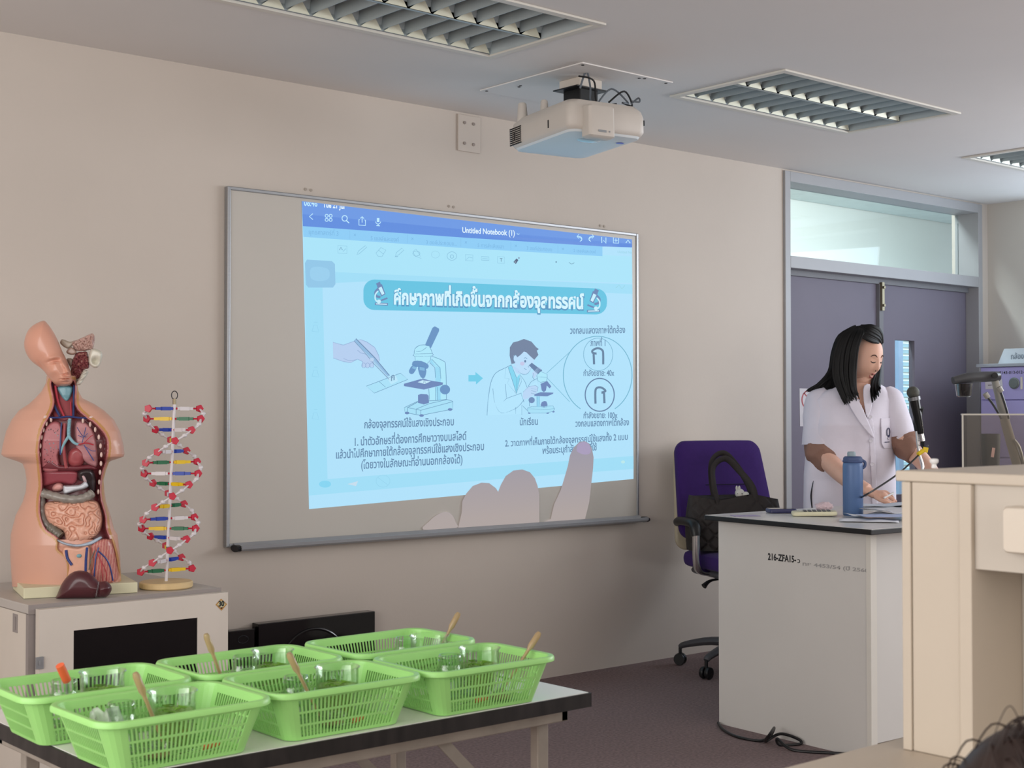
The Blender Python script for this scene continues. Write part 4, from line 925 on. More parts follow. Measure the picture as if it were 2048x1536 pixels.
p = onT(1562, 1026); RZ = -YAW; t = thing('mobile_phone', 'dark phone in a thick case lying flat at the desk edge', 'phone', (p.x, p.y, DT+.001)); Mz = Matrix.Translation((p.x, p.y, DT)) @ Matrix.Rotation(RZ+.1, 4, 'Z')
g = B(); loft(g, [[Mz @ Vector((x, y, z)) for x, y in rrect(.11-i, .075-i, .012, 4)] for i, z in ((.004, .0015), (0, .004), (0, .014), (.004, .017))]); obj('phone_case', g, mat('indigo_case', '#34355a', .45), t)
g = B(); box(g, -.05, .05, -.032, .032, .0172, .0178, M=Mz); obj('phone_glass', g, m_bglass, t, smooth=False)
p = onT(1628, 1032); t = thing('calculator', 'cream pocket calculator lying beside the phone', 'calculator', (p.x, p.y, DT+.001)); Mz = Matrix.Translation((p.x, p.y, DT)) @ Matrix.Rotation(RZ-.15, 4, 'Z')
g = B(); loft(g, [[Mz @ Vector((x, y, z + x*.02)) for x, y in rrect(.17-i, .10-i, .014, 4)] for i, z in ((.006, .003), (0, .007), (0, .014), (.006, .018))]); obj('calculator_case', g, mat('aged_cream_plastic', '#d6d2b4', .5), t)
for r in range(4):
    for c in range(6):
        g = B(); x, y = -.035+c*.018, -.03+r*.02; box(g, x-.006, x+.006, y-.006, y+.006, .0184+x*.02, .0215+x*.02, M=Mz); obj('key', g, mat('grey_keys', '#55585a', .5, var=0), t, smooth=False, bevel=.001)
def crumple(bm, M, w, h, amp, seed, nx=14, ny=10, z0=0.0, curl=0.0, mi=0):
    vs = []
    for j in range(ny+1):
        row = []
        for i in range(nx+1):
            x, y = -w/2+w*i/nx, -h/2+h*j/ny; z = z0 + amp*(noise.noise(Vector((x*14+seed, y*14, seed)))+.55) + curl*(max(0, abs(x)/(w/2)-.55)**2)*.4
            row.append(bm.verts.new(M @ Vector((x, y, max(z, z0)))))
        vs.append(row)
    for j in range(ny):
        for i in range(nx): bm.faces.new((vs[j][i], vs[j][i+1], vs[j+1][i+1], vs[j+1][i])).material_index = mi
m_paper = mat('white_paper', '#dcdde4', .7, var=.02); m_paper2 = mat('blue_tinted_paper', '#b4c0e2', .7, var=.08, scale=30); m_paper3 = mat('grey_paper', '#c3c8d2', .7, var=.04)  # third paper is the grey of the file and its top sheet
p = onT(1648, 1023); g = B(); Mz = Matrix.Translation((p.x, p.y, DT)) @ Matrix.Rotation(RZ, 4, 'Z')
ell(g, Mz @ Vector((0, 0, .019)), .04, .03, .018, 22, 12, fn=lambda d: 1+.35*noise.noise(d*3.1)); tag(recentre(obj('crumpled_tissue', g, mat('pink_tissue', '#e6cdd2', .8, var=.05))), 'crumpled pinkish tissue between the calculator and the bottle', 'tissue')
STK = [((1738, 1043), .21, .15, -.25, 'white sheet fanned out nearest the desk corner', 0, 4), ((1752, 1036), .20, .14, .25, 'white sheet with raised crumpled edge on the fanned pile', 5, 9), ((1782, 1040), .22, .15, .05, 'blue tinted sheet under the fanned pile edge', 10, 2), ((1790, 1034), .22, .15, .35, 'white curled sheet at the right of the pile', 14, 12)]
for k, (uv, w, h, a, lb, zz, am) in enumerate(STK):
    p = onT(*uv); g = B(); crumple(g, Matrix.Translation((p.x, p.y, DT)) @ Matrix.Rotation(RZ+a, 4, 'Z'), w, h, am*.0012, k*3.7, z0=.0015+zz*.0011+k*.001)
    tag(recentre(obj('paper_sheet', g, [m_paper, m_paper, m_paper2, m_paper][k], solid=.0006)), lb, 'paper', 'loose papers on the desk')
for k, (uv, w, h, lb) in enumerate((((1770, 1016), .30, .20, 'grey plastic file of papers under the hand that holds the pen'), )):
    p = onT(*uv); t = thing('document_file', lb, 'file', (p.x, p.y, DT+.001)); g = B(); Mz = Matrix.Translation((p.x, p.y, DT)) @ Matrix.Rotation(RZ+.1, 4, 'Z')
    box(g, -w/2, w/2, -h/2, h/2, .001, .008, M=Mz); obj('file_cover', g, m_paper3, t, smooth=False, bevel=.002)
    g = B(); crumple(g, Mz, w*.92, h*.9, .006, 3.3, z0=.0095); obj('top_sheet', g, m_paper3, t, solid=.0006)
for uv, w, h, a, lb in (((1490, 1032), .10, .07, .2, 'violet printed card flat on the left end of the desk'), ):
    p = onT(*uv); g = B(); box(g, -w/2, w/2, -h/2, h/2, .0005, .0015, M=Matrix.Translation((p.x, p.y, DT)) @ Matrix.Rotation(RZ+a, 4, 'Z')); tag(recentre(obj('printed_card', g, mat('violet_print', '#9a8bb0', .5, var=.3, scale=60), smooth=False)), lb, 'card')
# microphone on a gooseneck
mt = thing('microphone', 'black handheld microphone with a grey mesh head in front of the woman', 'microphone', tuple(onD(1843, 860, 5.7))); d = 5.7
a, b = onD(1842, 868, d), onD(1829, 800, d); ax = (b-a).normalized()
g = B(); tube(g, [a, a + (b-a)*.3, b], [.0125, .016, .021], seg=20, smooth=False); obj('microphone_body', g, mat('black_gloss_metal', '#19191b', .22, .3, var=0), mt)
g = B(); tube(g, [b - ax*.002, b + ax*.012], .0245, seg=24, smooth=False); obj('grey_collar', g, mat('grey_band', '#6d6d6f', .35, .6), mt)
g = B(); ell(g, b + ax*.030, .0255, .0255, .025, 24, 14); obj('mesh_head', g, mat('mesh_steel', '#56564f', .5, .5, var=.25, scale=400, bump=.6, bscale=900), mt)
g = B(); tube(g, [a - ax*.03, a], .0115, seg=16, smooth=False); obj('plug_ring', g, m_chrome, mt)
st = thing('microphone_stand', 'chrome gooseneck microphone stand rising behind the tall shelf', 'stand', (onD(1843, 1000, 5.7).x, onD(1843, 1000, 5.7).y, DT+.001)); base = onD(1843, 1000, 5.7); base.z = DT
c0 = onD(1834, 862, 5.72)
g = B(); tube(g, [base + Vector((0, 0, .01)), base + (c0-base)*.25 + RGT*-.004, onD(1846, 935, 5.72), onD(1838, 905, 5.72), c0], .0058, seg=12, n=8)
P = smooth_path([onD(1846, 935, 5.72), onD(1838, 905, 5.72), c0], 14)
for i in range(0, len(P)-1, 1): tube(g, [P[i], P[i] + (P[i+1]-P[i])*.4], .0075, seg=10, smooth=False)
obj('gooseneck', g, m_chrome, st)
g = B(); lathe(g, [(0, 0), (.06, 0), (.062, .006), (.02, .014), (0, .014)], c=base, seg=28); obj('stand_foot', g, m_dark, st)
g = B(); tube(g, [c0 - Vector((0, 0, .002)), c0 + Vector((0, 0, .03)), onD(1835, 838, 5.715), onD(1838, 815, 5.7)], [.010, .015, .017, .019], seg=14, n=3); obj('clip', g, m_black, st)
g = B(); ca = a - ax*.03
tube(g, [ca, ca - ax*.03, onD(1856, 892, 5.66), onD(1843, 905, 5.6), onD(1800, 945, 5.5), onD(1752, 978, 5.4), onD(1728, 992, 5.36), onT(1700, 1010) + Vector((0, 0, .004))], [.009, .0055, .0035, .0035, .0035, .0035, .0035, .0035], seg=8, n=8)
cab = tag(recentre(obj('microphone_cable', g, m_black)), 'black microphone cable running down to the left behind the bottle', 'cable')
g = B(); q0, q1 = onD(1846, 902, 5.59), onD(1836, 909, 5.58); tube(g, [q0, q1], .0085, seg=10, smooth=False); bar(g, q0 + Vector((0, 0, .006)), q0 + RGT*.02 + Vector((0, 0, .002)), .002, .02); tg = obj('yellow_tag', g, mat('yellow_tape', '#e3c322', .5), cab, smooth=False)
# visualiser (document camera) and clear box
m_vis = mat('visualiser_grey', '#9a968e', .4, .2, var=.03); m_visd = mat('visualiser_dark', '#3e3e40', .4, var=.03)
vb = onD(2046, 1000, 6.05); vb.z = DT
vis = thing('document_camera', 'grey document camera with a folding arm and two lamp arms', 'document camera', (vb.x, vb.y, DT+.001))
D_ = 6.05
g = B(); Mz = Matrix.Translation((vb.x, vb.y, DT)) @ Matrix.Rotation(RZ, 4, 'Z'); loft(g, [[Mz @ Vector((x, y, z)) for x, y in rrect(.2, .16, .03, 4)] for z in (.002, .03)]); obj('camera_base', g, m_visd, vis)
g = B(); tube(g, [vb + Vector((0, 0, .03)), onD(2036, 935, D_), onD(2012, 850, D_), onD(1990, 762, D_)], [.026, .024, .022, .017], seg=12, smooth=False, flat=.6); obj('main_arm', g, m_vis, vis)
g = B(); tube(g, [onD(1998, 753, D_), onD(1970, 754, D_-.02), onD(1935, 756, D_-.05), onD(1906, 762, D_-.07)], [.017, .019, .018, .013], seg=16, n=3, flat=1.2); obj('camera_head', g, m_visd, vis)
g = B(); tube(g, [onD(1996, 751, D_-.018), onD(1990, 751.5, D_-.045)], .013, seg=18, smooth=False); obj('hinge_disc', g, m_black, vis)
g = B(); c = onD(1928, 768, D_-.05); lathe(g, [(.038, .0), (.031, -.052), (.024, -.057), (0, -.054)], c=c, seg=24); obj('lens_shroud', g, glass_mat('smoked_shroud', '#77797a', .15, .8), vis)
g = B(); lathe(g, [(.014, .0), (.014, -.03), (0, -.032)], c=c, seg=20); obj('camera_lens', g, m_black, vis)
for pts in (((1973, 792), (1988, 812), (2003, 838)), ((2000, 780), (2009, 806), (2018, 838))):
    g = B(); tube(g, [onD(*q, D_-.04) for q in pts], .0085, seg=10, flat=.6, n=3); la = obj('lamp_arm', g, m_visd, vis)
    g = B(); tube(g, [onD(pts[0][0]-3, pts[0][1]-5, D_-.045), onD(pts[0][0]+3, pts[0][1]+4, D_-.045)], .012, seg=12, smooth=False); obj('lamp_tip', g, m_vis, la)
g = B(); tube(g, [onD(2028, 880, D_-.03), onD(2042, 905, D_-.03), vb + RGT*.03 + Vector((0, 0, .03))], .010, seg=10, flat=.6); obj('cable_guide', g, m_vis, vis)
# acrylic box with a dark cup
m_acr = glass_mat('clear_acrylic', '#f1eeea', .25, .88); m_acre = mat('frosted_acrylic_edge', '#c8c3b8', .5, var=.05)
ac = onD(1926, 934, 5.62); aw, ad, ah = .34, .22, onD(1926, 832, 5.62).z - DT
acb = thing('acrylic_box', 'open clear acrylic box with pale edges and a dark cup inside', 'box', (ac.x, ac.y, DT+.001)); Mz = Matrix.Translation((ac.x, ac.y, DT+.002)) @ Matrix.Rotation(RZ-.29, 4, 'Z'); th = .004
for nm, bx in (('pane', (0, aw, 0, th, 0, ah)), ('pane', (0, aw, ad-th, ad, 0, ah)), ('pane', (0, th, th, ad-th, 0, ah)), ('pane', (aw-th, aw, th, ad-th, 0, ah))):
    g = B(); box(g, *bx, M=Mz); obj(nm, g, m_acr, acb, smooth=False)
g = B(); e = .004
box(g, -e, aw+e, -e, th, ah, ah+.006, M=Mz); box(g, -e, aw+e, ad-th, ad+e, ah, ah+.006, M=Mz); box(g, -e, 0, 0, ad, ah, ah+.006, M=Mz); box(g, aw, aw+e, 0, ad, ah, ah+.006, M=Mz); box(g, -e, .003, -e, .003, 0, ah, M=Mz); obj('edge_strip', g, m_acre, acb, smooth=False)
cc = onD(1981, 930, 5.74); cc.z = DT; cup = thing('dark_cup', 'dark tapered cup with a pink note inside the clear box', 'cup', (cc.x, cc.y, DT+.007)); zt_ = onD(1979, 868, 5.75).z - DT
g = B(); lathe(g, [(0, .006), (.028, .006), (.040, zt_), (.037, zt_), (.026, .01), (0, .01)], c=cc, seg=28); obj('cup_wall', g, mat('charcoal_plastic', '#3b3a3a', .5), cup)
g = B(); q = onD(1986, 906, 5.698); bar(g, q - Vector((0, 0, .018)) - RGT*.003, q + Vector((0, 0, .02)) + RGT*.003, .012, .001, up=FWD); obj('pink_note', g, mat('pink_note', '#e3bcb6', .7, var=0), cup, smooth=False)
# ================================================================== violet cabinet in the corner
VX = 7.5; vy1 = onX(1957.5, 760, VX).y; vy0 = 3.55; vz = onX(1957.5, 729, VX).z
vc = thing('drawer_cabinet', 'lilac drawer cabinet with a grey top standing in the far right corner', 'cabinet', (7.78, (vy0+vy1)/2, 0)); m_lil = mat('lilac_laminate', '#aba6dc', .5, var=.02)
g = B(); box(g, VX+.003, 8.045, vy0, vy1-.012, 0, vz-.02); obj('cabinet_body', g, m_lil, vc, smooth=False)
g = B(); box(g, VX-.02, 8.05, vy0-.01, vy1+.005, vz-.019, vz); obj('cabinet_top', g, mat('grey_blue_top', '#a9b2bd', .4), vc, smooth=False, bevel=.003)
zsplit = onX(1960, 801, VX).z
for z0, z1 in ((zsplit+.004, vz-.023), (zsplit-.33, zsplit-.004), (zsplit-.66, zsplit-.338)):
    g = B(); box(g, VX-.012, VX, vy0+.01, vy1-.022, z0, z1); dr = obj('drawer', g, m_lil, vc, smooth=False, bevel=.002)
    if z0 > zsplit:
        q = onX(2031, 767, VX); g = B(); MX = Matrix.Translation((VX-.0125, q.y, q.z)) @ Matrix.Rotation(-pi/2, 4, 'Y'); lathe(g, [(0, 0), (.033, 0), (.033, .004), (.026, .006), (.026, .011), (0, .012)], seg=28, M=MX); k = obj('dial_lock', g, mat('grey_green_dial', '#76807f', .4, .3), dr)
        g = B(); box(g, VX-.016, VX-.0125, q.y-.052, q.y-.040, q.z-.035, q.z+.035); obj('lock_plate', g, m_white, dr, smooth=False)
def vioP(u, v, lv): return onX(u, v, VX-.0125-.0006*lv)
A = Art(vioP); A.text('26-364A-7143-013-012-00', (1967, 750), (2056, 747), INK, 1.0, .01); A.done('inventory_number', vc)
A = Art(vioP); A.poly([(1970,762),(2004,759),(2006,778),(1971,779)], flat_m('white_label', '#d5d4dc')); A.lv = 2; A.line([(1976,771),(1984,770.5)], 1.2, INK); tag(A.done('paper_label', None), 'white paper label on the top drawer of the lilac cabinet', 'label'); bpy.data.objects['paper_label'].parent = None
sg = onX(2030, 722, 7.6); sn = thing('name_card', 'white tent card with Thai handwriting on top of the lilac cabinet', 'sign', (7.62, sg.y, vz))
def sgP(u, v, lv): return onX(u, v, 7.60-.0008*lv)
z1_ = onX(2030, 697, 7.6).z
yA, yB = onX(1996, 722, 7.6).y, vy0+.25
g = B(); yt = onX(2004, 697, 7.6).y
for x0, x1 in ((7.60, 7.625), (7.65, 7.625)):
    f = [g.verts.new(p) for p in ((x0, yA, vz+.0015), (x0, yB, vz+.0015), (x1, yB, z1_), (x1, yt, z1_))]; g.faces.new(f)
obj('card', g, mat('white_card', '#ccd8e2', .5, var=.02), sn, smooth=False, solid=.0015)
A = Art(lambda u, v, lv: onX(u, v, 7.605)); A.text('กล้องจุลทรรศน์', (2021,719), (2094,716), flat_m('pencil_grey', '#7d8896'), 1.3, .012); A.done('handwriting', sn)
# notice on the door behind the woman
A = Art(lambda u, v, lv: onY(u, v, WY+.0745-.0006*lv)); A.poly([(1599,777),(1640,778),(1640,852),(1600,853)], flat_m('notice_white', '#c9c4c8')); A.lv = 2
A.ring(1619, 800, 15, 19, 2.4, flat_m('notice_red', '#a84a4e')); A.line([(1608,786),(1630,814)], 2.2, flat_m('notice_red', '#a84a4e')); tag(A.done('door_notice', None), 'white notice with a red ring on the door, half hidden behind the woman', 'notice')
# ================================================================== white lab bench close to the camera
m_cream = mat('bench_cream', '#bdb1a1', .45, var=.015); m_creams = mat('bench_cream_grey', '#b9b0a4', .5, var=.02, scale=2)
BX = 1.596; BYf = 1.081; BZ = .77
bn = thing('lab_bench', 'cream lab bench top in the lower right corner', 'bench', (1.75, .95, 0)); ye = onZ(1801, 1474, BZ).y
g = B(); box(g, .95, 2.75, .80, ye, BZ-.03, BZ); obj('bench_top', g, m_cream, bn, smooth=False, bevel=.004)
g = B(); box(g, 1.0, 2.7, .84, ye-.04, 0, BZ-.031); obj('bench_base', g, m_creams, bn, smooth=False)
sh = thing('reagent_shelf', 'tall cream box shelf with a knee opening standing on the lab bench', 'shelf', (1.78, .9, BZ)); zt = 1.134; BX2 = 1.96
yy = [onX(u, 1200, BX).y for u in (1804, 1822, 1918, 1943)]; yn = .30
yd = yy[0]
g = B(); box(g, BX, BX2, yy[1]+.0008, yd, BZ+.0005, zt-.0145); box(g, BX+.003, BX2, yy[2]+.0008, yy[1], BZ+.0005, zt-.0145); box(g, BX, BX2, yy[3], yy[2], BZ+.0005, zt-.0145); obj('side_box', g, m_cream, sh, smooth=False, bevel=.0012)
za = onX(1943, 1139, BX).z
g = B(); box(g, BX+.008, BX+.02, yn, yy[3]-.0005, za, zt-.0145); ap = obj('apron', g, m_creams, sh, smooth=False)
g = B(); box(g, BX+.12, BX+.14, yn, yy[3]-.0005, BZ+.0005, zt-.02); obj('back_panel', g, m_creams, sh, smooth=False)
g = B(); box(g, BX, BX2, yn-.02, yn-.0005, BZ+.0005, zt-.0145); obj('end_panel', g, m_cream, sh, smooth=False)
g = B(); tl = onZ(1790, 941, zt); box(g, tl.x, BX2+.01, yn-.03, tl.y, zt-.0142, zt); obj('shelf_top', g, m_cream, sh, smooth=False, bevel=.002)
q0, q1 = onX(2017, 1012, BX), onX(2060, 1108, BX); g = B(); rings = [[Vector((x, (q0.y-.04)+a, (q0.z+q1.z)/2+b)) for a, b in rrect(.08-i, q0.z-q1.z-i, .006, 4)] for x, i in ((BX+.0075, 0), (BX-.012, 0), (BX-.016, .004))]; loft(g, rings); obj('socket_box', g, mat('socket_cream', '#cbc0b1', .4, var=0), ap)
q = onZ(1868, 938, zt); kn = thing('white_tap_knob', 'small white knob standing on the tall cream shelf', 'knob', (q.x, q.y, zt))
g = B(); lathe(g, [(0, .001), (.0035, .001), (.003, .006), (.004, .007), (.0058, .009), (.006, .012), (.0045, .0135), (0, .014)], c=(q.x, q.y, zt), seg=18); obj('knob', g, mat('white_knob', '#dedede', .4, var=0), kn)
# cable on the floor
g = B(); F = lambda u, v, z=.006: onZ(u, v, z)
tube(g, [F(1436, 1446), F(1447, 1460), F(1475, 1474), F(1520, 1482), F(1540, 1472, .03), F(1548, 1456, .05), F(1540, 1468, .05), F(1530, 1483), F(1560, 1468, .03), F(1595, 1478, .02), F(1600, 1488), F(1560, 1490), F(1555, 1478, .03), F(1585, 1500), F(1660, 1506), F(1760, 1512)], .0055, seg=8, n=8)
tag(recentre(obj('floor_cable', g, m_black)), 'black cable looped on the carpet in front of the teacher desk', 'cable')
# ================================================================== office chair
m_vel = mat('purple_upholstery', '#361860', .95, var=.06, scale=60, sheen=.05, bump=.15, bscale=500); m_shell = mat('cream_shell', '#b7ab92', .5); m_cbase = mat('grey_nylon', '#4a4a4e', .45, var=.03)
fc = Vector((-.354, -.935, 0)).normalized(); sd = Vector((fc.y, -fc.x, 0)) * -1.0      # sd: to the right as seen in the photo
cc = Vector((5.16, 4.345, 0)); MC = Matrix(((sd.x, -fc.x, 0, cc.x), (sd.y, -fc.y, 0, cc.y), (0, 0, 1, 0), (0, 0, 0, 1)))   # local: x right, y backwards
ch = thing('office_chair', 'purple upholstered office chair with chrome arms standing between the wall and the desk', 'chair', tuple(cc))
def cushion(bm, w, h, t, r, M, bulge=.012, taper=0.0, shear=0.0):
    rings = []
    for i, z in ((r*.6, -t/2), (r*.15, -t/2+r*.3), (0, 0), (r*.15, t/2-r*.3), (r*.6, t/2)):
        rings.append([M @ Vector((x*(1-taper*(y/h)) - shear*y, y, z + bulge*(1 if z > 0 else -.4)*(1-(2*x/w)**2)*(1-(2*y/h)**2))) for x, y in rrect(w-2*i, h-2*i, .06, 6)])
    loft(bm, rings, cap=True)
MB_ = MC @ Matrix.Translation((0, .255, .84)) @ Matrix.Rotation(radians(90-11), 4, 'X') @ Matrix.Scale(1, 4)
g = B(); cushion(g, .495, .48, .06, .03, MC @ Matrix.Translation((.012, .235, .835)) @ Matrix.Rotation(radians(90-8), 4, 'X'), taper=.16, shear=.07); bk = obj('backrest', g, m_vel, ch, sub=1)
g = B(); tube(g, [MC @ Vector((x, .235-.034-.012*(1-(x/.2)**2)+.0, .86)) for x in (-.10, -.05, 0, .05, .12, .15)], .004, seg=6, flat=.6); obj('back_seam', g, mat('seam_dark', '#1a0d2c', .9, var=0), bk)
g = B(); cushion(g, .45, .52, .03, .02, MC @ Matrix.Translation((-.0, .285, .80)) @ Matrix.Rotation(radians(90-8), 4, 'X'), taper=.12); obj('back_shell', g, m_shell, ch, sub=1)
g = B(); cushion(g, .47, .46, .085, .04, MC @ Matrix.Translation((0, -.02, .515)), taper=-.04); obj('seat', g, m_vel, ch, sub=1)
g = B(); cushion(g, .42, .40, .03, .02, MC @ Matrix.Translation((0, -.02, .462))); obj('seat_pan', g, m_cbase, ch)
g = B(); tube(g, [MC @ Vector((-.12, .12, .46)), MC @ Vector((-.05, .27, .47)), MC @ Vector((-.04, .30, .58)), MC @ Vector((-.04, .30, .66))], .02, seg=8, flat=.4); obj('back_bracket', g, m_shell, ch)
for s in (-1, 1):
    g = B(); tube(g, [MC @ Vector((s*.235, .23, .675)), MC @ Vector((s*.27, .14, .695)), MC @ Vector((s*.285, .0, .70)), MC @ Vector((s*.285, -.05, .685)), MC @ Vector((s*.285, -.065, .64))], [.016, .024, .027, .027, .024], seg=14, n=5, flat=.8); ar = obj('armrest', g, m_black, ch)
    g = B(); tube(g, [MC @ Vector((s*.285, -.065, .645)), MC @ Vector((s*.28, -.06, .52)), MC @ Vector((s*.25, -.04, .475)), MC @ Vector((s*.16, -.02, .462))], .021, seg=14, n=5, flat=.75); obj('chrome_upright', g, m_chrome, ar)
g = B(); tube(g, [MC @ Vector((0, 0, .13)), MC @ Vector((0, 0, .45))], .022, smooth=False, seg=18); obj('gas_column', g, m_dark, ch)
g = B(); tube(g, [MC @ Vector((-.05, -.03, .44)), MC @ Vector((-.2, -.06, .435)), MC @ Vector((-.25, -.07, .41))], [.006, .006, .014], seg=8); obj('height_lever', g, m_black, ch)
a0 = math.atan2(4.30-cc.y, 4.80-cc.x)
for k in range(5):
    an = a0 - 2*pi*k/5; dv = Vector((cos(an), sin(an), 0)); g = B()
    tube(g, [cc + Vector((0, 0, .125)), cc + dv*.16 + Vector((0, 0, .125)), cc + dv*.29 + Vector((0, 0, .10)), cc + dv*.315 + Vector((0, 0, .085))], [.032, .025, .019, .014], seg=10, n=4, flat=.8); lg = obj('base_leg', g, m_cbase, ch)
    g = B(); e = cc + dv*.315; tv = Vector((-dv.y, dv.x, 0))
    for s in (-1, 1): lathe(g, [(0, -.009), (.026, -.009), (.029, 0), (.026, .009), (0, .009)], seg=20, M=Matrix.Translation(e + tv*s*.014 + Vector((0, 0, .0295))) @ tv.to_track_quat('Z', 'Y').to_matrix().to_4x4())
    tube(g, [e + Vector((0, 0, .05)), e + Vector((0, 0, .085))], .008, smooth=False); obj('caster', g, m_black, lg)
# quilted bag on the seat
m_bag = mat('charcoal_quilted_nylon', '#2b2523', .7, var=.08, scale=20, bump=.2, bscale=60)
bg = thing('quilted_bag', 'black quilted tote bag with two handles sitting on the purple chair', 'bag', tuple(MC @ Vector((-.045, .02, .56))))
MBg = MC @ Matrix.Translation((-.045, .02, .565)) @ Matrix.Rotation(radians(-12), 4, 'Z')
g = B(); rings = []; nb = 200
for j in range(41):
    v = j/40; w = .222*(1-.03*v) + .012*sin(pi*v); d = .085*(1-.72*v**1.5)+.004; rg = []
    for k in range(nb):
        a = 2*pi*k/nb; cx_, sy_ = cos(a), sin(a); x = w*abs(cx_)**.55*(1 if cx_ > 0 else -1); y = d*abs(sy_)**.7*(1 if sy_ > 0 else -1)
        qd = .030*(1-min(1, 6*min(abs(((x+v*.24)*14) % 1-.5), abs(((x-v*.24)*14) % 1-.5)))); rr = 1 - qd*10*(.5 if 0 < j < 40 else 0)
        rg.append(MBg @ Vector((x, y*rr - qd*0, .245*v + .012*sin(x*20)*v)))
    rings.append(rg)
loft(g, rings, cap=True); bb = obj('bag_body', g, m_bag, bg)
for s, ht in ((-1, .175), (1, .20)):
    g = B(); tube(g, [MBg @ Vector(p) for p in ((-.075, s*.028, .20), (-.10, s*.026, .30), (-.095, s*.02+.02, .24+ht*.85), (-.035, s*.02+.03, .25+ht), (.03, s*.02+.03, .22+ht*.85), (.085, s*.026, .29), (.10, s*.028, .20))], .015, seg=8, n=6, flat=.35, up=Vector((0, 1, 0))); obj('handle', g, m_bag, bg)
c_ = MBg @ Vector((.03, 0, .262)); pl = thing('white_plush_charm', 'small white plush animal peeking out of the black bag', 'plush toy', tuple(c_)); g = B(); ell(g, c_, .026, .02, .022, 18, 12); ell(g, c_ + RGT*.028 - Vector((0, 0, .005)), .02, .014, .013, 14, 10)
for s in (-1, 1): ell(g, c_ + RGT*(.006*s-.008) + Vector((0, 0, .024)), .007, .005, .012, 10, 8)
pw = obj('plush_body', g, mat('white_plush', '#cfcdc6', .9, var=.05), pl); g = B()
for s in (-.012, .008): ell(g, c_ - FWD*.02 + RGT*s, .0025, .002, .0025, 8, 6)
ell(g, c_ - FWD*.012 + RGT*.044, .003, .003, .003, 8, 6)
obj('eyes', g, m_black, pw)
# ================================================================== anatomical torso on the cabinet
def sdist(poly, x, y):
    """signed distance to a polygon, positive inside"""
    ins = False; best = 1e18; n = len(poly); j = n-1
    for i in range(n):
        ax_, ay = poly[i]; bx_, by = poly[j]
        if (ay > y) != (by > y) and x < (bx_-ax_)*(y-ay)/(by-ay)+ax_: ins = not ins
        dx, dy = bx_-ax_, by-ay; L = dx*dx+dy*dy; t = max(0, min(1, ((x-ax_)*dx+(y-ay)*dy)/L)) if L else 0
        d = (x-ax_-t*dx)**2+(y-ay-t*dy)**2
        if d < best: best = d
        j = i
    d = sqrt(best); return d if ins else -d
def spoly(pts, n=4): return [(v.x, v.y) for v in smooth_path([(a, b, 0) for a, b in pts], n, True)]
def sstep(a, b, x):
    t = max(0, min(1, (x-a)/(b-a))); return t*t*(3-2*t)
def pillow(bm, poly, base, h, w, step=1.2, colfn=None, hfn=None, back=0.0, smooth=4):
    """domed solid over an outline measured in the photograph; base(u,v) = depth, h = dome height (m), w = edge width"""
    P = spoly(poly, smooth) if smooth else poly
    u0, u1 = min(p[0] for p in P), max(p[0] for p in P); v0, v1 = min(p[1] for p in P), max(p[1] for p in P)
    nu, nv = int((u1-u0)/step)+2, int((v1-v0)/step)+2
    cl = bm.verts.layers.float_color.get('Col') or (bm.verts.layers.float_color.new('Col') if colfn else None)
    F = {}; K = {}
    def vert(i, j, side):
        key = (i, j, side)
        if key in F: return F[key]
        u, v = u0+i*step, v0+j*step; e = K.get((i, j))
        if e is None: e = K[(i, j)] = sdist(P, u, v)
        if e < 0: # snap outside corners to the outline
            best = None
            for k in range(len(P)):
                a, b = P[k], P[(k+1) % len(P)]; dx, dy = b[0]-a[0], b[1]-a[1]; L = dx*dx+dy*dy; t = max(0, min(1, ((u-a[0])*dx+(v-a[1])*dy)/L)) if L else 0
                q = (a[0]+t*dx, a[1]+t*dy); d = (q[0]-u)**2+(q[1]-v)**2
                if best is None or d < best[0]: best = (d, q)
            u, v = best[1]; e = 0
        t = min(e/w, 1); dome = sqrt(max(0, 1-(1-t)**2)); hh = dome*h
        if side == 0 and hfn: hh += hfn(u, v)*min(1, e/3.0)
        dep = base(u, v) - (hh if side == 0 else -dome*back)
        vt = bm.verts.new(onD(u, v, dep))
        if cl is not None and colfn: vt[cl] = lin(colfn(u, v)) + (1,)
        F[key] = vt; return vt
    for i in range(nu):
        for j in range(nv):
            c = sdist(P, u0+(i+.5)*step, v0+(j+.5)*step)
            if c <= 0: continue
            bm.faces.new((vert(i, j, 0), vert(i+1, j, 0), vert(i+1, j+1, 0), vert(i, j+1, 0)))
            if back: bm.faces.new((vert(i, j, 1), vert(i, j+1, 1), vert(i+1, j+1, 1), vert(i+1, j, 1)))
    if back: bmesh.ops.remove_doubles(bm, verts=bm.verts, dist=2e-5)
    return bm
c1 = lambda *p: [(a/2.561, 620+b/2.561) for a, b in p]        # outline tables were measured on an enlarged view
TD = 4.54
rowsL = [(745,94),(765,92),(782,83),(796,70),(807,58),(820,38),(839,23),(862,12),(890,5),(908,2),(913,7),(918,22),(923,37),(927,45),(932,47),(940,50),(960,53),(983,51),(1003,45),(1030,31),(1057,24),(1069,21),(1108,20),(1174,24)]
rowsR = [(745,152),(765,154),(782,157),(796,165),(807,188),(820,208),(839,228),(862,240),(890,247),(908,249),(913,247),(917,236),(921,223),(924,218),(940,212),(960,207),(983,209),(1003,212),(1030,221),(1057,228),(1069,235),(1108,240),(1174,243)]
rowsD = [(745,.052),(790,.055),(810,.07),(840,.095),(880,.108),(930,.10),(980,.085),(1030,.095),(1090,.11),(1174,.108)]
def fz(u, v):
    l, r = interp(rowsL, v), interp(rowsR, v); c = (u-(l+r)/2)/((r-l)/2); c = max(-1, min(1, c))
    return interp(rowsD, v)*(1-abs(c)**2.5)**(1/2.0)
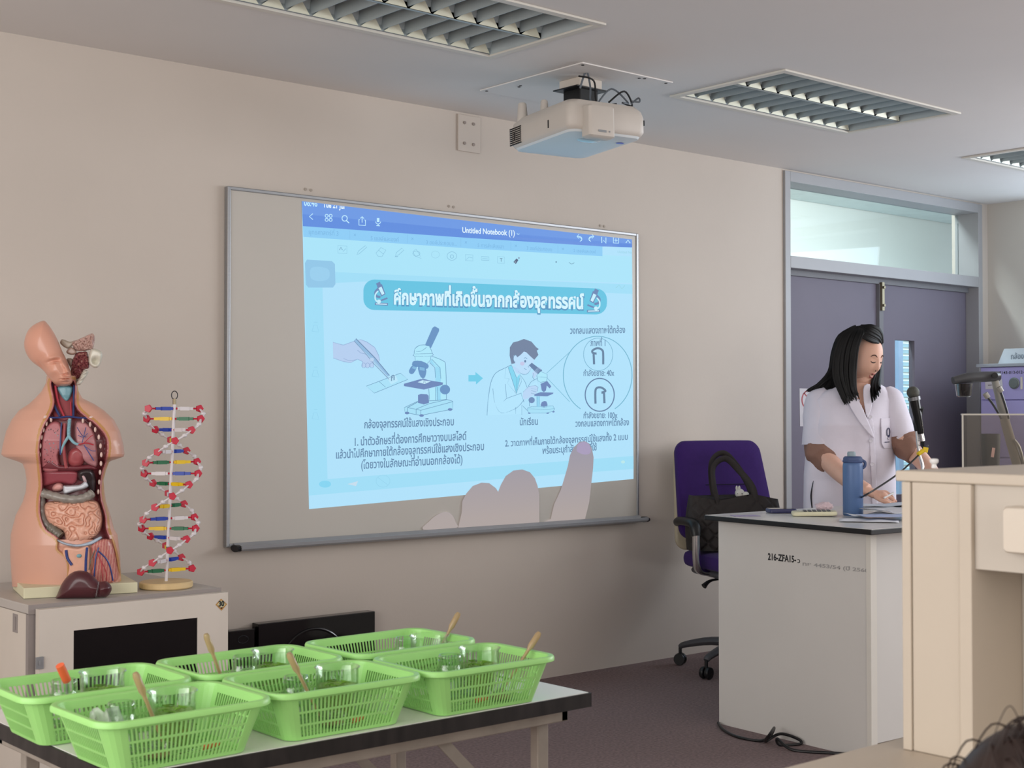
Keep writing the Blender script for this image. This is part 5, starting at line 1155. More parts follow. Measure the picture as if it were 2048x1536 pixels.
OPEN = spoly([(98,757),(102,803),(94,827),(80,854),(72,893),(75,932),(78,971),(74,995),(74,1030),(86,1061),(111,1080),(113,1100),(132,1118),(135,1150),(137,1171),(236,1169),(238,1128),(230,1089),(219,1057),(217,1030),(207,991),(209,952),(219,917),(219,874),(195,843),(176,829),(157,807),(153,757)], 4)
torso = thing('anatomical_torso', 'flesh coloured anatomical torso with open front and tilted half head on the cabinet', 'anatomical model', (1.893, 4.358, CT))
m_skin = mat('moulded_skin_plastic', '#d9a28c', .34, var=.02, attr='Col', coat=.22)
m_org = mat('painted_organ', '#b06a70', .35, var=.06, scale=60, attr='Col', coat=.25)
SKN = '#d3a18c'
def recess(u, v, e):
    if v > 1078: return .010*sstep(2, 5, e)
    return .034*sstep(6, 11, e)
g = B(); cl = g.verts.layers.float_color.new('Col'); NF, NB = 190, 30; vr = []
v = 1173.0
while v > 750:
    vr.append(v); v -= 2.0
vr = sorted(set(vr + [908.0, 910.0, 912.0, 914.0, 916.0, 918.0, 920.0, 922.0, 924.0]), reverse=True)
rings = []
for v in vr:
    l, r = interp(rowsL, v), interp(rowsR, v); cu, hw = (l+r)/2, (r-l)/2; D0 = interp(rowsD, v); rg = []
    for k in range(NF+1):
        c = -1 + 2*k/NF; c = sin(c*pi/2)*.35 + c*.65; u = cu + hw*c; e = sdist(OPEN, u, v); dd = fz(u, v)
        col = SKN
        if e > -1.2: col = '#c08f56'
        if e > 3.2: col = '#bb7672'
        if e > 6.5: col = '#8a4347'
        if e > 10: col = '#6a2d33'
        if v > 1078 and e > 3: col = '#c98f78'
        vt = g.verts.new(onD(u, v, TD - dd + (recess(u, v, e) if e > 0 else 0))); vt[cl] = lin(col) + (1,); rg.append(vt)
    for k in range(1, NB):
        a = pi*k/NB; u = cu + hw*cos(a); D1 = D0*.95*sin(a)**.8
        vt = g.verts.new(onD(u, v, TD + D1)); vt[cl] = lin(SKN) + (1,); rg.append(vt)
    rings.append(rg)
n = len(rings[0])
for a, b in zip(rings, rings[1:]):
    for k in range(n): g.faces.new((a[k], a[(k+1) % n], b[(k+1) % n], b[k]))
g.faces.new(rings[0][::-1]); g.faces.new(rings[-1])
obj('torso_shell', g, m_skin, torso, angle=60)
bd = Vector((.967, -.254, 0)); bk_ = Vector((.254, .967, 0)); fl = onZ(47, 1198, CT)
g = B(); q = [fl, fl + bd*.345, fl + bd*.345 + bk_*.27, fl + bk_*.27]; quad_prism(g, [(p.x, p.y) for p in q], CT+.0008, CT+.034); obj('base_board', g, mat('cream_base_board', '#dcd8b8', .5, var=.02), torso, smooth=False, bevel=.002)
g = B(); p0 = onD(90, 1172, TD); 
for u, v in ((70, 1176), (200, 1166)): tube(g, [onD(u, v, TD-.02) - Vector((0, 0, .012)), onD(u, v, TD-.02) + Vector((0, 0, .03))], .05, seg=20, smooth=False)
obj('fixing_block', g, mat('moulded_skin_block', '#cf9a86', .4), torso)
# organs
def floor_(k=0.0): return lambda u, v: TD - fz(u, v) + .036 - k
def surf(k=0.0): return lambda u, v: TD - fz(u, v) + .009 - k
def organ(name, poly, h, w, col, base=None, hfn=None, colfn=None, step=1.2, label=None):
    q = B(); pillow(q, poly, base or floor_(), h, w, step, colfn=colfn or (lambda u, v: col), hfn=hfn); return obj(name, q, m_org, torso, angle=70)
def vess(name, pts, r, col, k=.012, base=None, seg=8):
    q = B(); b = base or floor_(k); P = c1(*pts); tube(q, [onD(u, v, b(u, v)) for u, v in P], r, seg=seg, n=4); return obj(name, q, mat('vessel_' + col.strip('#'), col, .35, var=.04, coat=.2), torso)
rr = random.Random(11); SP = [(rr.uniform(228, 298)/2.561, 620+rr.uniform(595, 790)/2.561, rr.uniform(.5, 1.5), rr.choice(['#54262b', '#7a8a90', '#54262b'])) for _ in range(60)]
def lungcol(u, v):
    for a, b, r, c in SP:
        if (u-a)**2+(v-b)**2 < r*r: return c
    return '#b1696e'
organ('lung', c1((235,590),(280,566),(318,590),(326,690),(300,745),(306,822),(212,822),(207,700),(218,625)), .022, 6, '', colfn=lungcol, step=.9)
organ('lung', c1((388,575),(440,572),(478,615),(497,690),(500,790),(470,800),(400,745),(385,660)), .022, 6, '#bd8488')
organ('diaphragm', c1((212,822),(218,788),(262,764),(300,785),(322,790),(400,792),(470,790),(482,822)), .024, 8, '#74323a')
organ('heart', c1((355,720),(400,700),(432,735),(425,790),(380,806),(345,780)), .028, 10, '#a04b4f')
organ('liver_bed', c1((206,828),(300,822),(395,826),(398,868),(370,895),(300,885),(220,905),(204,880)), .016, 6, '#93434d')
organ('spleen', c1((395,832),(420,812),(465,812),(490,850),(490,925),(462,932),(440,885),(402,870)), .034, 9, '#2b2224')
organ('duodenum', c1((268,905),(290,885),(320,888),(326,915),(300,930),(272,925)), .034, 7, '#d89e98')
organ('pancreas', c1((322,900),(350,897),(410,892),(438,873),(456,900),(430,918),(380,930),(330,942)), .042, 5, '#d9dde4')
organ('gastric_stump', c1((415,848),(430,842),(444,860),(448,885),(432,882),(420,865)), .044, 5, '#d9b9bb')
organ('larynx', c1((293,392),(372,390),(366,440),(342,468),(312,442)), .020, 5, '#6f9ea9', base=floor_())
organ('neck_muscle', c1((270,400),(380,400),(385,548),(275,548)), .010, 5, '#93444a')
vess('trachea', [(358, 556), (352, 610), (352, 650)], .0052, '#86b4c0', .026, seg=12)
vess('bronchus', [(352, 645), (325, 690), (312, 732)], [.0052, .004, .0028], '#86b4c0', .028)
vess('bronchus', [(352, 645), (378, 678), (408, 690)], [.0052, .0045, .0035], '#86b4c0', .03)
vess('aorta', [(332, 580), (326, 690), (332, 760), (340, 808)], .0052, '#a44c50', .024)
vess('vena_cava', [(315, 575), (308, 690), (310, 740)], .0022, '#3a4a80', .03)
vess('subclavian_vein', [(240, 550), (300, 550), (350, 545), (420, 552), (470, 550)], .0030, '#2e3a70', .030)
vess('jugular_vein', [(262, 372), (272, 470), (308, 545)], .0042, '#30406f', .020)
vess('jugular_vein', [(380, 385), (378, 470), (376, 548)], .0035, '#30406f', .020)
vess('carotid_artery', [(284, 388), (298, 470), (330, 545)], .0036, '#b23c4a', .018)
vess('carotid_artery', [(362, 470), (366, 548)], .0025, '#b23c4a', .018)
for pts, r, c in (([(395, 600), (420, 640), (440, 650)], .0012, '#3b4078'), ([(440, 600), (430, 640), (420, 680)], .0014, '#3b4078'), ([(400, 690), (440, 680), (480, 690)], .002, '#b5303e'), ([(430, 680), (460, 650), (475, 640)], .0012, '#b5303e'), ([(430, 690), (455, 730), (480, 770)], .0017, '#49558f'), ([(440, 700), (470, 720), (490, 720)], .001, '#49558f'), ([(400, 640), (425, 650), (450, 630)], .001, '#49558f')):
    vess('lung_vessel', pts, r, c, .036)
for k in range(11): vess('tracheal_ring', [(345, 563+k*8), (353, 564+k*8), (362, 563+k*8)], .0009, '#5d8e9d', .0315, seg=5)
GI = spoly(c1((235,985),(330,975),(480,972),(515,1010),(526,1080),(505,1145),(440,1185),(345,1188),(322,1135),(262,1105),(228,1050)), 4)
def gut(u, v):
    p = Vector((u*.052, v*.062, 2.2)); q = noise.noise(p) + .25*noise.noise(p*1.8 + Vector((5, 1, 0))); return .0065*abs(cos(q*7.5))**.5
organ('small_intestine', GI[::4], .030, 14, '', hfn=gut, colfn=lambda u, v: ('#dca68e' if gut(u, v) > .0022 else '#cf9a85'), step=.75)
def colon(name, pts, r, k, col='#8b837c'):
    q = B(); P = c1(*pts); b = floor_(k); S = smooth_path([onD(u, v, b(u, v)) for u, v in P], 8); tube(q, S, [r*(1+.09*sin(i*1.25)) for i in range(len(S))], seg=16, smooth=False); return obj(name, q, mat('colon_' + col.strip('#'), col, .35, var=.12, scale=40, coat=.3), torso)
colon('ascending_colon', [(232, 915), (218, 960), (214, 1020), (228, 1080), (262, 1122)], .0105, .014, '#7c746d')
colon('cecum', [(252, 1108), (280, 1130), (312, 1158)], .0145, .020, '#6f6a5f')
colon('transverse_colon', [(222, 940), (262, 948), (330, 965), (400, 968), (450, 952), (474, 935)], .0135, .030, '#8f8880')
organ('pubic_bone', c1((292,1172),(340,1190),(400,1198),(460,1183),(512,1158),(520,1170),(470,1202),(402,1214),(340,1206),(300,1188)), .020, 3, '#aebfd0', base=lambda u, v: TD-fz(u, v)+.014)
organ('pelvic_muscle', c1((330,1212),(400,1218),(455,1206),(462,1300),(455,1372),(345,1372),(350,1310),(320,1260)), .010, 5, '#dfa88f', base=surf())
def musc(u, v): return '#b4645d' if sin(u*1.1+v*.12) > -.2 else '#c88a7c'
organ('thigh_muscle', c1((468,1200),(540,1170),(575,1200),(598,1300),(596,1388),(470,1388),(478,1290)), .010, 5, '', base=surf(), colfn=musc)
for pts, r, c in (([(338,1228),(345,1270),(368,1305)], .0045, '#2e3f80'), ([(446,1215),(440,1270),(438,1340)], .004, '#2e3f80'), ([(505,1215),(490,1270),(480,1385)], .0022, '#33437f'), ([(505,1235),(545,1275),(565,1320),(578,1385)], .0024, '#33437f'), ([(500,1240),(520,1300),(525,1385)], .0014, '#b8434a'), ([(490,1225),(505,1260),(540,1330),(548,1385)], .0013, '#b8434a'), ([(485,1230),(465,1280),(455,1330)], .0015, '#5c5a4e')):
    vess('groin_vessel', pts, r, c, base=surf(.011))
g = B(); q = onD(*c1((405, 1258))[0], TD-fz(158, 1111)-.004); ell(g, q, .0085, .004, .006, 16, 10); obj('symphysis', g, mat('teal_oval', '#86b3bb', .4), torso)
ri = 0
for P in ([(262,560),(238,580),(222,612),(212,650),(206,695),(203,740),(202,785),(202,830),(203,875)], [(425,566),(462,585),(488,612),(506,650),(515,695),(519,740),(517,785),(512,830),(508,880),(503,930)]):
    for a, b in P:
        u, v = c1((a, b))[0]; q = B(); ell(q, onD(u, v, TD-fz(u, v)+.010), .0042, .004, .0085, 12, 8); obj('rib_end', q, mat('ivory_rib', '#e0c3b8', .4, var=.05), torso)
for a, b in ((238, 548), (468, 552)):
    u, v = c1((a, b))[0]; q = B(); ell(q, onD(u, v, TD-fz(u, v)+.006), .010, .006, .007, 12, 8); obj('collar_bone_end', q, mat('ivory_rib', '#e0c3b8', .4), torso)
# half head
z1 = lambda *p: [(20+a/5.6875, 630+b/5.6875) for a, b in p]
HEAD = [(85,641),(96,647.6),(111,670),(124,700),(133,718),(141,741),(143.5,751),(145,764),(133,772),(111,769),(97,754),(85,739),(62,721),(50,700),(49,679),(60,655)]
def gs(u, v, cu, cv, su, sv, a=0):
    x, y = u-cu, v-cv; c, s = cos(radians(a)), sin(radians(a)); x, y = x*c+y*s, -x*s+y*c; return exp(-(x/su)**2-(y/sv)**2)
def face(u, v):
    h = .011*gs(u, v, 131, 733, 4.0, 14, -33) + .012*gs(u, v, 136, 743, 5.5, 4.5) - .010*gs(u, v, 110, 722, 13, 4.5, -10) + .006*gs(u, v, 108, 724.5, 8, 2.8, -10) - .003*gs(u, v, 108, 727, 9, .9, -10)
    h += .004*gs(u, v, 110, 713, 14, 4, -14) + .006*gs(u, v, 104, 743, 10, 9) + .007*gs(u, v, 133, 754.5, 9, 2.1, -6) + .007*gs(u, v, 132, 760, 8, 2.0, -4) - .006*gs(u, v, 132, 757.3, 11, .9, -5) + .005*gs(u, v, 132, 768, 8, 4) - .004*gs(u, v, 128, 749, 6, 1.6) + .003*gs(u, v, 75, 728, 4, 12, -40) - .003*gs(u, v, 83, 730, 3, 10, -40)
    return h*1.5
g = B(); pillow(g, HEAD, lambda u, v: TD-.03, .062, 34, .9, colfn=lambda u, v: '#d79e88', hfn=face, back=.07); obj('half_head', g, m_skin, torso, angle=80)
g = B(); tube(g, [onD(120, 775, TD-.005), onD(114, 750, TD-.005)], .022, seg=18, smooth=False); obj('neck_core', g, mat('vessel_93444a', '#93444a', .4), torso)
def sk(name, poly, h, w, col, dep=0.0, hfn=None, colfn=None):
    q = B(); pillow(q, z1(*poly), lambda u, v: TD+dep, h, w, 1.0, colfn=colfn or (lambda u, v: col), hfn=hfn, back=h*.8, smooth=3); return obj(name, q, m_org, torso, angle=70)
nz = lambda a: (lambda u, v: a*noise.noise(Vector((u*.35, v*.35, 1.7))))
sk('cranial_vault', ((700,310),(760,280),(830,250),(930,205),(965,240),(960,330),(940,385),(880,400),(820,412),(740,400)), .018, 6, '', hfn=nz(.010), colfn=lambda u, v: '#c2a196' if noise.noise(Vector((u*.3, v*.3, 4))) > 0 else '#b59188')
sk('orbit_bone', ((922,383),(1042,412),(1046,500),(1005,592),(940,592),(893,530)), .026, 6, '#d3cfc0', -.02, hfn=lambda u, v: -.022*gs(u, v, 20+972/5.6875, 630+525/5.6875, 6.5, 6))
sk('nasal_cavity', ((740,440),(830,415),(880,420),(900,500),(900,600),(840,622),(795,712),(745,730),(700,700),(690,600)), .016, 6, '', 0, hfn=nz(.012), colfn=lambda u, v: '#8b4b4f' if noise.noise(Vector((u*.2, v*.2, 9))) > -.25 else '#a8756c')
sk('upper_jaw', ((838,622),(892,640),(872,690),(838,740),(800,792),(748,786),(786,715)), .022, 5, '#cfccbf', -.015, hfn=lambda u, v: .003*sin((u*.5+v*.9)*.9))
sk('temporal_fragment', ((572,325),(592,272),(680,300),(735,288),(715,340),(655,382)), .010, 4, '#b2a595')
sk('temporal_fragment', ((642,405),(700,360),(762,420),(720,452),(655,440)), .012, 4, '#a78d80', -.01)
sk('skull_base', ((640,500),(715,495),(720,560),(770,600),(775,790),(715,790),(700,640)), .014, 5, '#a79486', .01)
# liver lying in front
LV = [(50+a/4.655, 880+b/4.655) for a, b in ((287,1480),(300,1430),(350,1320),(420,1242),(500,1212),(580,1225),(640,1265),(688,1315),(758,1312),(805,1360),(800,1412),(752,1462),(660,1462),(640,1476),(470,1480),(380,1486))]
LD = 4.375
g = B(); pillow(g, LV, lambda u, v: LD, .040, 24, 1.1, colfn=lambda u, v: '#8c8386' if abs((u-50-(688-(v*4.655-4096.4-1312)*.2)/4.655)) < 1.1 else '#4e2329', hfn=lambda u, v: -.008*gs(u, v, 197, 1180, 2.2, 18), back=.035)
lv_ = thing('liver_model', 'dark maroon liver model lying in front of the torso base board', 'anatomical model', tuple(onD(165, 1196, LD))); lv_.location.z = CT; WM[lv_.name] = Matrix.Translation(lv_.location)
zmin = CT + .001
for vtx in g.verts: vtx.co.z = max(vtx.co.z, zmin)
obj('liver', g, m_org, lv_, angle=80)
# ================================================================== DNA model
dc = onZ(332, 1168, CT+.012); dc.z = CT
DNA = thing('dna_model', 'colourful plastic double helix model on a round wooden base', 'dna model', tuple(dc))
g = B(); Rb = .086; lathe(g, [(0, .001), (Rb-.004, .001), (Rb, .005), (Rb, .019), (Rb-.004, .0225), (0, .0225)], c=dc, seg=48); obj('wooden_base', g, mat('pale_wood', '#d9bd8c', .5, var=.1, scale=6, stretch=(1, 8, 1)), DNA)
DD = (dc-Vector((0, 0, H))).dot(FWD); pt = onD(349, 806, DD); pb = Vector((dc.x, dc.y, CT+.02))
def pax(v):
    t = (v-1165)/(806-1165); return pb + (pt-pb)*t
m_cols = {'b': mat('dna_blue', '#2442a8', .35, var=.03), 'y': mat('dna_yellow', '#e8c21c', .35, var=.03), 'g': mat('dna_green', '#1f6a45', .35, var=.03), 'w': mat('dna_white', '#dcd7da', .35, var=.03), 'r': mat('dna_red', '#c2203c', .35, var=.03)}
g = B(); tube(g, [pb, pt], .0052, smooth=False, seg=16); obj('centre_pole', g, m_cols['w'], DNA)
g = B(); tube(g, [pt - Vector((0, 0, .004)), pt + Vector((0, 0, .014))], .006, smooth=False, seg=12); o = obj('hook_screw', g, mat('aged_brass', '#8b8069', .4, .8), DNA)
g = B(); rc = pt + Vector((0, 0, .026)); tube(g, [rc + RGT*.010*cos(2*pi*k/14) + Vector((0, 0, .0135*sin(2*pi*k/14))) for k in range(14)], .0016, seg=8, n=2, closed=True); obj('hanging_ring', g, m_dark, DNA)
RV = [780+y/3.747 for y in (138,215,298,377,461,542,627,705,787,869,965,1041,1111,1188,1279,1355)]; RD = .088; prev = None
def pent(bm, c, ax_, r, t):
    a, b = frame_of(ax_); ring0 = [c + (a*cos(2*pi*k/5)+b*sin(2*pi*k/5))*r - ax_*t/2 for k in range(5)]; loft(bm, [ring0, [p + ax_*t for p in ring0]])
for i, v in enumerate(RV):
    th = radians((i-1)*36); c = pax(v + (0 if i else 0)); dA = -RGT*cos(th) + Vector((FWD.x, FWD.y, 0)).normalized()*sin(th)
    g = B(); ca, cb_ = (('b', 'w') if i % 2 == 0 else ('y', 'g')); mats_ = [m_cols[ca], m_cols[cb_], m_cols['r']]
    zz = Vector((0, 0, 1)); w = .0125
    bar(g, c + dA*.006, c + dA*(.064), .009, w*.75, mi=0); bar(g, c + dA*.014, c + dA*.044, .014, w*.95, mi=0)
    bar(g, c - dA*.010, c - dA*(.064), .009, w*.75, mi=1); bar(g, c - dA*.018, c - dA*.050, .014, w*.95, mi=1)
    tube(g, [c + dA*.05, c + dA*RD*.9], .0028, smooth=False, seg=8, mi=2); tube(g, [c - dA*.05, c - dA*RD*.9], .0028, smooth=False, seg=8, mi=2); tube(g, [c - dA*.012, c + dA*.010], .0034, smooth=False, seg=8, mi=2)
    obj('base_pair', g, mats_, DNA, smooth=False)
    ends = (c + dA*RD, c - dA*RD)
    for e in ends:
        g = B(); vd = (Vector((0, 0, H)) - e); vd.z *= .4; vd = (vd.normalized() + (e-c).normalized()*.5).normalized(); pent(g, e, vd, .0135, .010); obj('sugar_unit', g, m_cols['r'], DNA, smooth=False, bevel=.001)
    if prev:
        for a, b in zip(prev, ends):
            m_ = (a+b)/2 + ((a+b)/2-c)*.12; m_.z = (a.z+b.z)/2; g = B(); tube(g, [a, m_, b], [.0030, .0055, .0030], seg=8, n=3, flat=.7); ell(g, m_, .0082, .0082, .007, 10, 6); obj('phosphate_link', g, m_cols['w'], DNA)
    prev = ends
# ================================================================== the woman at the desk
WD = 6.55
def Pw(u, v, f=0.0): return onD(u, v, WD - f)
wc = Pw(1700, 1000); woman = thing('person', 'woman with long black hair in a short sleeved white lab coat behind the desk', 'person', (wc.x, wc.y, 0), rz=-YAW)
m_wskin = mat('warm_skin', '#dfb09a', .5, var=.03, scale=20, sub=.08)
m_coat = mat('lab_coat_cotton', '#e0dae6', .85, var=.03, scale=10, bump=.35, bscale=22)
m_blouse = mat('brown_blouse', '#8d6a5c', .8, var=.06, scale=20, bump=.3, bscale=30)
m_hair = mat('black_hair', '#070607', .55, spec=.3, var=.2, scale=60, stretch=(1, 1, .15))
S_ = FPX/WD
# --- trunk table (measured left and right edges)
TL = [(760,1708),(768,1688),(775,1668),(785,1642),(800,1624),(830,1618),(870,1612),(900,1612),(950,1608),(1020,1607),(1085,1605)]
TR = [(760,1742),(768,1758),(775,1770),(785,1781),(800,1789),(830,1789),(870,1787),(900,1788),(950,1791),(1020,1792),(1085,1796)]
TDp = [(760,.055),(775,.075),(800,.10),(850,.135),(900,.135),(960,.125),(1030,.14),(1085,.14)]
def trunk(bm, shrink, v0, v1, step=4.0, n=72, cap=True, skipfn=None, sway=0.0):
    R = []; v = v1
    while v >= v0 - .01:
        l, r = interp(TL, v), interp(TR, v); cu, hw = (l+r)/2, (r-l)/2 - shrink*S_; D = interp(TDp, v) - shrink; rg = []
        for k in range(n):
            a = 2*pi*k/n; c, s = cos(a), sin(a); ex_ = .82; x = abs(c)**ex_*(1 if c > 0 else -1); y = abs(s)**ex_*(1 if s > 0 else -1)
            w = 0
            if sway: w = sway*(noise.noise(Vector((c*2.2, s*2.2, v*.022)))*1.4 + .45*sin(a*9 + v*.01)*sstep(960, 1085, v))
            rg.append((cu + hw*x, v, (D + w)*y))
        R.append(rg); v -= step
    V = [[bm.verts.new(Pw(*p)) for p in rg] for rg in R]
    for i in range(len(V)-1):
        for k in range(n):
            j = (k+1) % n
            if skipfn:
                q = [R[i][k], R[i][j], R[i+1][j], R[i+1][k]]; u = sum(p[0] for p in q)/4; vv = sum(p[1] for p in q)/4; f = sum(p[2] for p in q)/4
                if f > 0 and skipfn(u, vv): continue
            bm.faces.new((V[i][k], V[i][j], V[i+1][j], V[i+1][k]))
    if cap: bm.faces.new(V[0]); bm.faces.new(V[-1][::-1])
    return bm
def tfront(u, v):
    l, r = interp(TL, v), interp(TR, v); c = max(-1, min(1, (u-(l+r)/2)/((r-l)/2))); k = 1/.82
    return interp(TDp, v)*max(0, 1-abs(c)**(2*k))**(.5/k)
# --- head: built in its own frame (x to her left ear side, y out of the face, z up)
hc = Pw(1728, 713, .0)
gaze = (RGT*.52 - Vector((FWD.x, FWD.y, 0)).normalized()*.80); gaze.z = -.30; gaze.normalize()
hx_ = gaze.cross(Vector((0, 0, 1))).normalized(); hz_ = hx_.cross(gaze).normalized()
MH = Matrix(((hx_.x, gaze.x, hz_.x, hc.x), (hx_.y, gaze.y, hz_.y, hc.y), (hx_.z, gaze.z, hz_.z, hc.z), (0, 0, 0, 1)))
def hfn(d):
    x, y, z = d; s = 1.0
    if y > 0:
        s += .17*exp(-(x/.13)**2-((z+.27)/.13)**2)*y + .07*exp(-(x/.10)**2-((z+.08)/.22)**2)      # nose and bridge
        s -= .055*(exp(-((abs(x)-.34)/.16)**2-((z-.04)/.10)**2))                                      # sockets
        s += .028*exp(-((abs(x)-.34)/.13)**2-((z+.0)/.055)**2)                                        # lids
        s += .02*exp(-((abs(x)-.32)/.2)**2-((z-.19)/.07)**2)
        s += .03*exp(-((abs(x)-.46)/.2)**2-((z+.28)/.2)**2)
        s += .055*exp(-(x/.20)**2-((z+.50)/.05)**2) + .055*exp(-(x/.17)**2-((z+.655)/.05)**2) - .03*exp(-(x/.2)**2-((z+.58)/.03)**2)
        s += .10*exp(-(x/.24)**2-((z+.86)/.12)**2)
    s *= 1 - .10*sstep(-.35, -.9, z)*abs(x)*1.4
    return s
HR = (.073, .092, .116)
def hp_(x, z, off=0.0):
    y = sqrt(max(0, 1-x*x-z*z)); d = Vector((x, y, z)); s = hfn(d); p = Vector((d.x*HR[0], d.y*HR[1], d.z*HR[2]))*s; return MH @ (p + p.normalized()*off)
g = B(); ell(g, (0, 0, 0), *HR, 110, 90, M=None, fn=hfn); g.transform(MH)
for s in (-1, 1): ell(g, MH @ Vector((s*.074, -.01, -.005)), .012, .02, .03, 16, 12)
tube(g, [Pw(1722, 752, -.01), Pw(1724, 775, -.02), Pw(1724, 800, -.03)], [.050, .052, .07], seg=28, n=4)
trunk(g, .012, 764, 1083, 6, 48)
def limb(bm, pts, rad, seg=20): tube(bm, [Pw(*p) for p in pts], rad, seg=seg, n=6)
limb(g, [(1640, 805, .0), (1638, 860, .03), (1652, 912, .09), (1668, 934, .15), (1700, 962, .27), (1735, 982, .345)], [.055, .052, .046, .043, .038, .030])
limb(g, [(1776, 808, .0), (1794, 850, .03), (1815, 892, .07), (1840, 918, .12), (1868, 952, .24), (1885, 978, .32)], [.055, .05, .044, .040, .034, .028])
def finger(bm, pts, r0, r1): tube(bm, pts, lerp_list([r0, r0*.98, r1*1.05, r1, r1*.7], 9), seg=12, n=2)
def hand(bm, w, palm, tip_dirs, f0):
    tube(bm, [w, palm], [.026, .030], seg=18, smooth=False, flat=.75)
    for pts, r in tip_dirs: finger(bm, [Pw(*p) for p in pts], r, r*.8)
# right hand of the picture's left arm, resting on the papers and holding the pen
wr_ = Pw(1733, 981, .345)
for pts, r in (((( 1733, 981, .345), (1748, 988, .36), (1764, 992, .375)), .029), (((1748, 986, .36), (1766, 989, .38), (1774, 996, .385)), .021)):
    tube(g, [Pw(*p) for p in pts], [r*.92, r, r*.8], seg=18, n=3, flat=.72)
FING = [((1762, 996, .385), (1774, 1002, .40), (1784, 1006, .405), (1793, 1008.5, .405)), ((1764, 990, .37), (1777, 994, .385), (1787, 1000, .39), (1793, 1004, .385)), ((1762, 986, .35), (1776, 988, .36), (1785, 995, .362), (1787, 1001, .36)), ((1758, 984, .335), (1771, 984, .335), (1779, 990, .335), (1780, 998, .335)), ((1750, 994, .385), (1762, 1001, .405), (1772, 1004, .415), (1781, 1007, .418))]
for P, r in zip(FING, (.0088, .0086, .0084, .0076, .0098)): tube(g, [Pw(*p) for p in P], [r, r, r*.92, r*.7], seg=12, n=4)
for pts, r in ((((1883, 977, .32), (1892, 988, .34), (1902, 997, .36)), .028),): tube(g, [Pw(*p) for p in pts], [r*.9, r, r*.8], seg=18, n=3, flat=.72)
for k in range(4): tube(g, [Pw(1900+k*2-2, 995-k*3, .36-k*.015), Pw(1912+k*2, 1000-k*3, .37-k*.018), Pw(1921+k, 1006-k*2, .37-k*.018)], [.0086, .0084, .006], seg=12, n=4)
tube(g, [Pw(1890, 992, .36), Pw(1898, 1002, .375), Pw(1908, 1007, .38)], [.0098, .009, .006], seg=12, n=4)
# hips and legs down to the floor
limb(g, [(1662, 1070, -.02), (1660, 1180, -.02), (1658, 1290, -.03), (1658, 1335, -.02)], [.10, .085, .055, .045]); limb(g, [(1742, 1070, -.02), (1744, 1180, -.02), (1746, 1290, -.03), (1746, 1335, -.02)], [.10, .085, .055, .045])
bd_ = obj('body', g, m_wskin, woman, angle=80); md = bd_.modifiers.new('fuse', 'REMESH'); md.mode = 'VOXEL'; md.voxel_size = .0036; md.use_smooth_shade = True
md = bd_.modifiers.new('soft', 'SMOOTH'); md.factor = .5; md.iterations = 2
# face details
m_brow = mat('brow_brown', '#4a3029', .7, var=.1); m_lash = mat('lash_dark', '#2c1d1b', .6, var=0); m_lip = mat('lip_rose', '#a8605a', .4, var=.03); m_mouth = mat('mouth_inside', '#4a2422', .6, var=0)
for s in (-1, 1):
    g = B(); tube(g, [hp_(s*x, z, .0012) for x, z in ((.17, .17), (.30, .235), (.44, .225), (.55, .16))], [.0012, .0027, .0024, .0008], seg=8, n=4); obj('eyebrow', g, m_brow, woman)
    g = B(); tube(g, [hp_(s*x, z, .0010) for x, z in ((.20, -.015), (.30, -.055), (.42, -.055), (.50, -.015))], [.0010, .0024, .0024, .0012], seg=8, n=4); obj('eyelash', g, m_lash, woman)
g = B(); tube(g, [hp_(x, z, -.0022) for x, z in ((-.19, -.565), (-.09, -.505), (0, -.52), (.09, -.505), (.19, -.565))], [.0018, .0042, .004, .0042, .0018], seg=10, n=4); obj('upper_lip', g, m_lip, woman)
g = B(); tube(g, [hp_(x, z, -.0022) for x, z in ((-.18, -.60), (-.09, -.665), (0, -.675), (.09, -.665), (.18, -.60))], [.0018, .0046, .0052, .0046, .0018], seg=10, n=4); obj('lower_lip', g, m_lip, woman)
g = B(); tube(g, [hp_(x, z, -.0022) for x, z in ((-.14, -.58), (0, -.59), (.14, -.58))], [.002, .0058, .002], seg=10, n=4); obj('open_mouth', g, m_mouth, woman)
g = B()
for s in (-1, 1): ell(g, hp_(s*.075, -.345, -.0005), .0030, .0026, .0022, 10, 8)
obj('nostrils', g, m_mouth, woman)
# hair
g = B(); ell(g, (0, 0, 0), .083, .098, .124, 48, 32, fn=lambda d: 1 + .02*noise.noise(d*4)); bmesh.ops.delete(g, geom=[v for v in g.verts if v.co.y > .015 and v.co.z < .090 or (v.co.z < -.03 and v.co.y > .0)], context='VERTS'); g.transform(MH @ Matrix.Translation((0, -.010, .006)))
hr_ = random.Random(3)
def strand(pts, r, j=2.0):
    o = Vector((hr_.uniform(-j, j), hr_.uniform(-j, j)*.6, hr_.uniform(-.006, .006)))
    q = [Pw(p[0] + o.x*(i/(len(pts)-1)), p[1] + o.y*(i/(len(pts)-1)), p[2] + o.z) for i, p in enumerate(pts)]
    tube(g, q, [r*.8, r*1.1, r, r*.9, r*.25], seg=6, n=4, flat=.45, up=FWD)
def L2(a, b, t): return a + (b-a)*t
for i in range(64):     # curtain in front of the near shoulder
    t = i/63; strand([(L2(1712, 1726, t), L2(655, 652, t), .05), (L2(1684, 1727, t), L2(672, 664, t), L2(.075, .10, t)), (L2(1670, 1716, t), L2(712, 695, t), L2(.085, .114, t)), (L2(1668, 1711, t), L2(755, 740, t), L2(.095, .105, t)), (L2(1682, 1711, t), L2(792, 775, t), L2(.115, .11, t)), (L2(1688, 1718, t), L2(808, 796, t)+hr_.uniform(-12, 5), L2(.125, .115, t))], .0062)
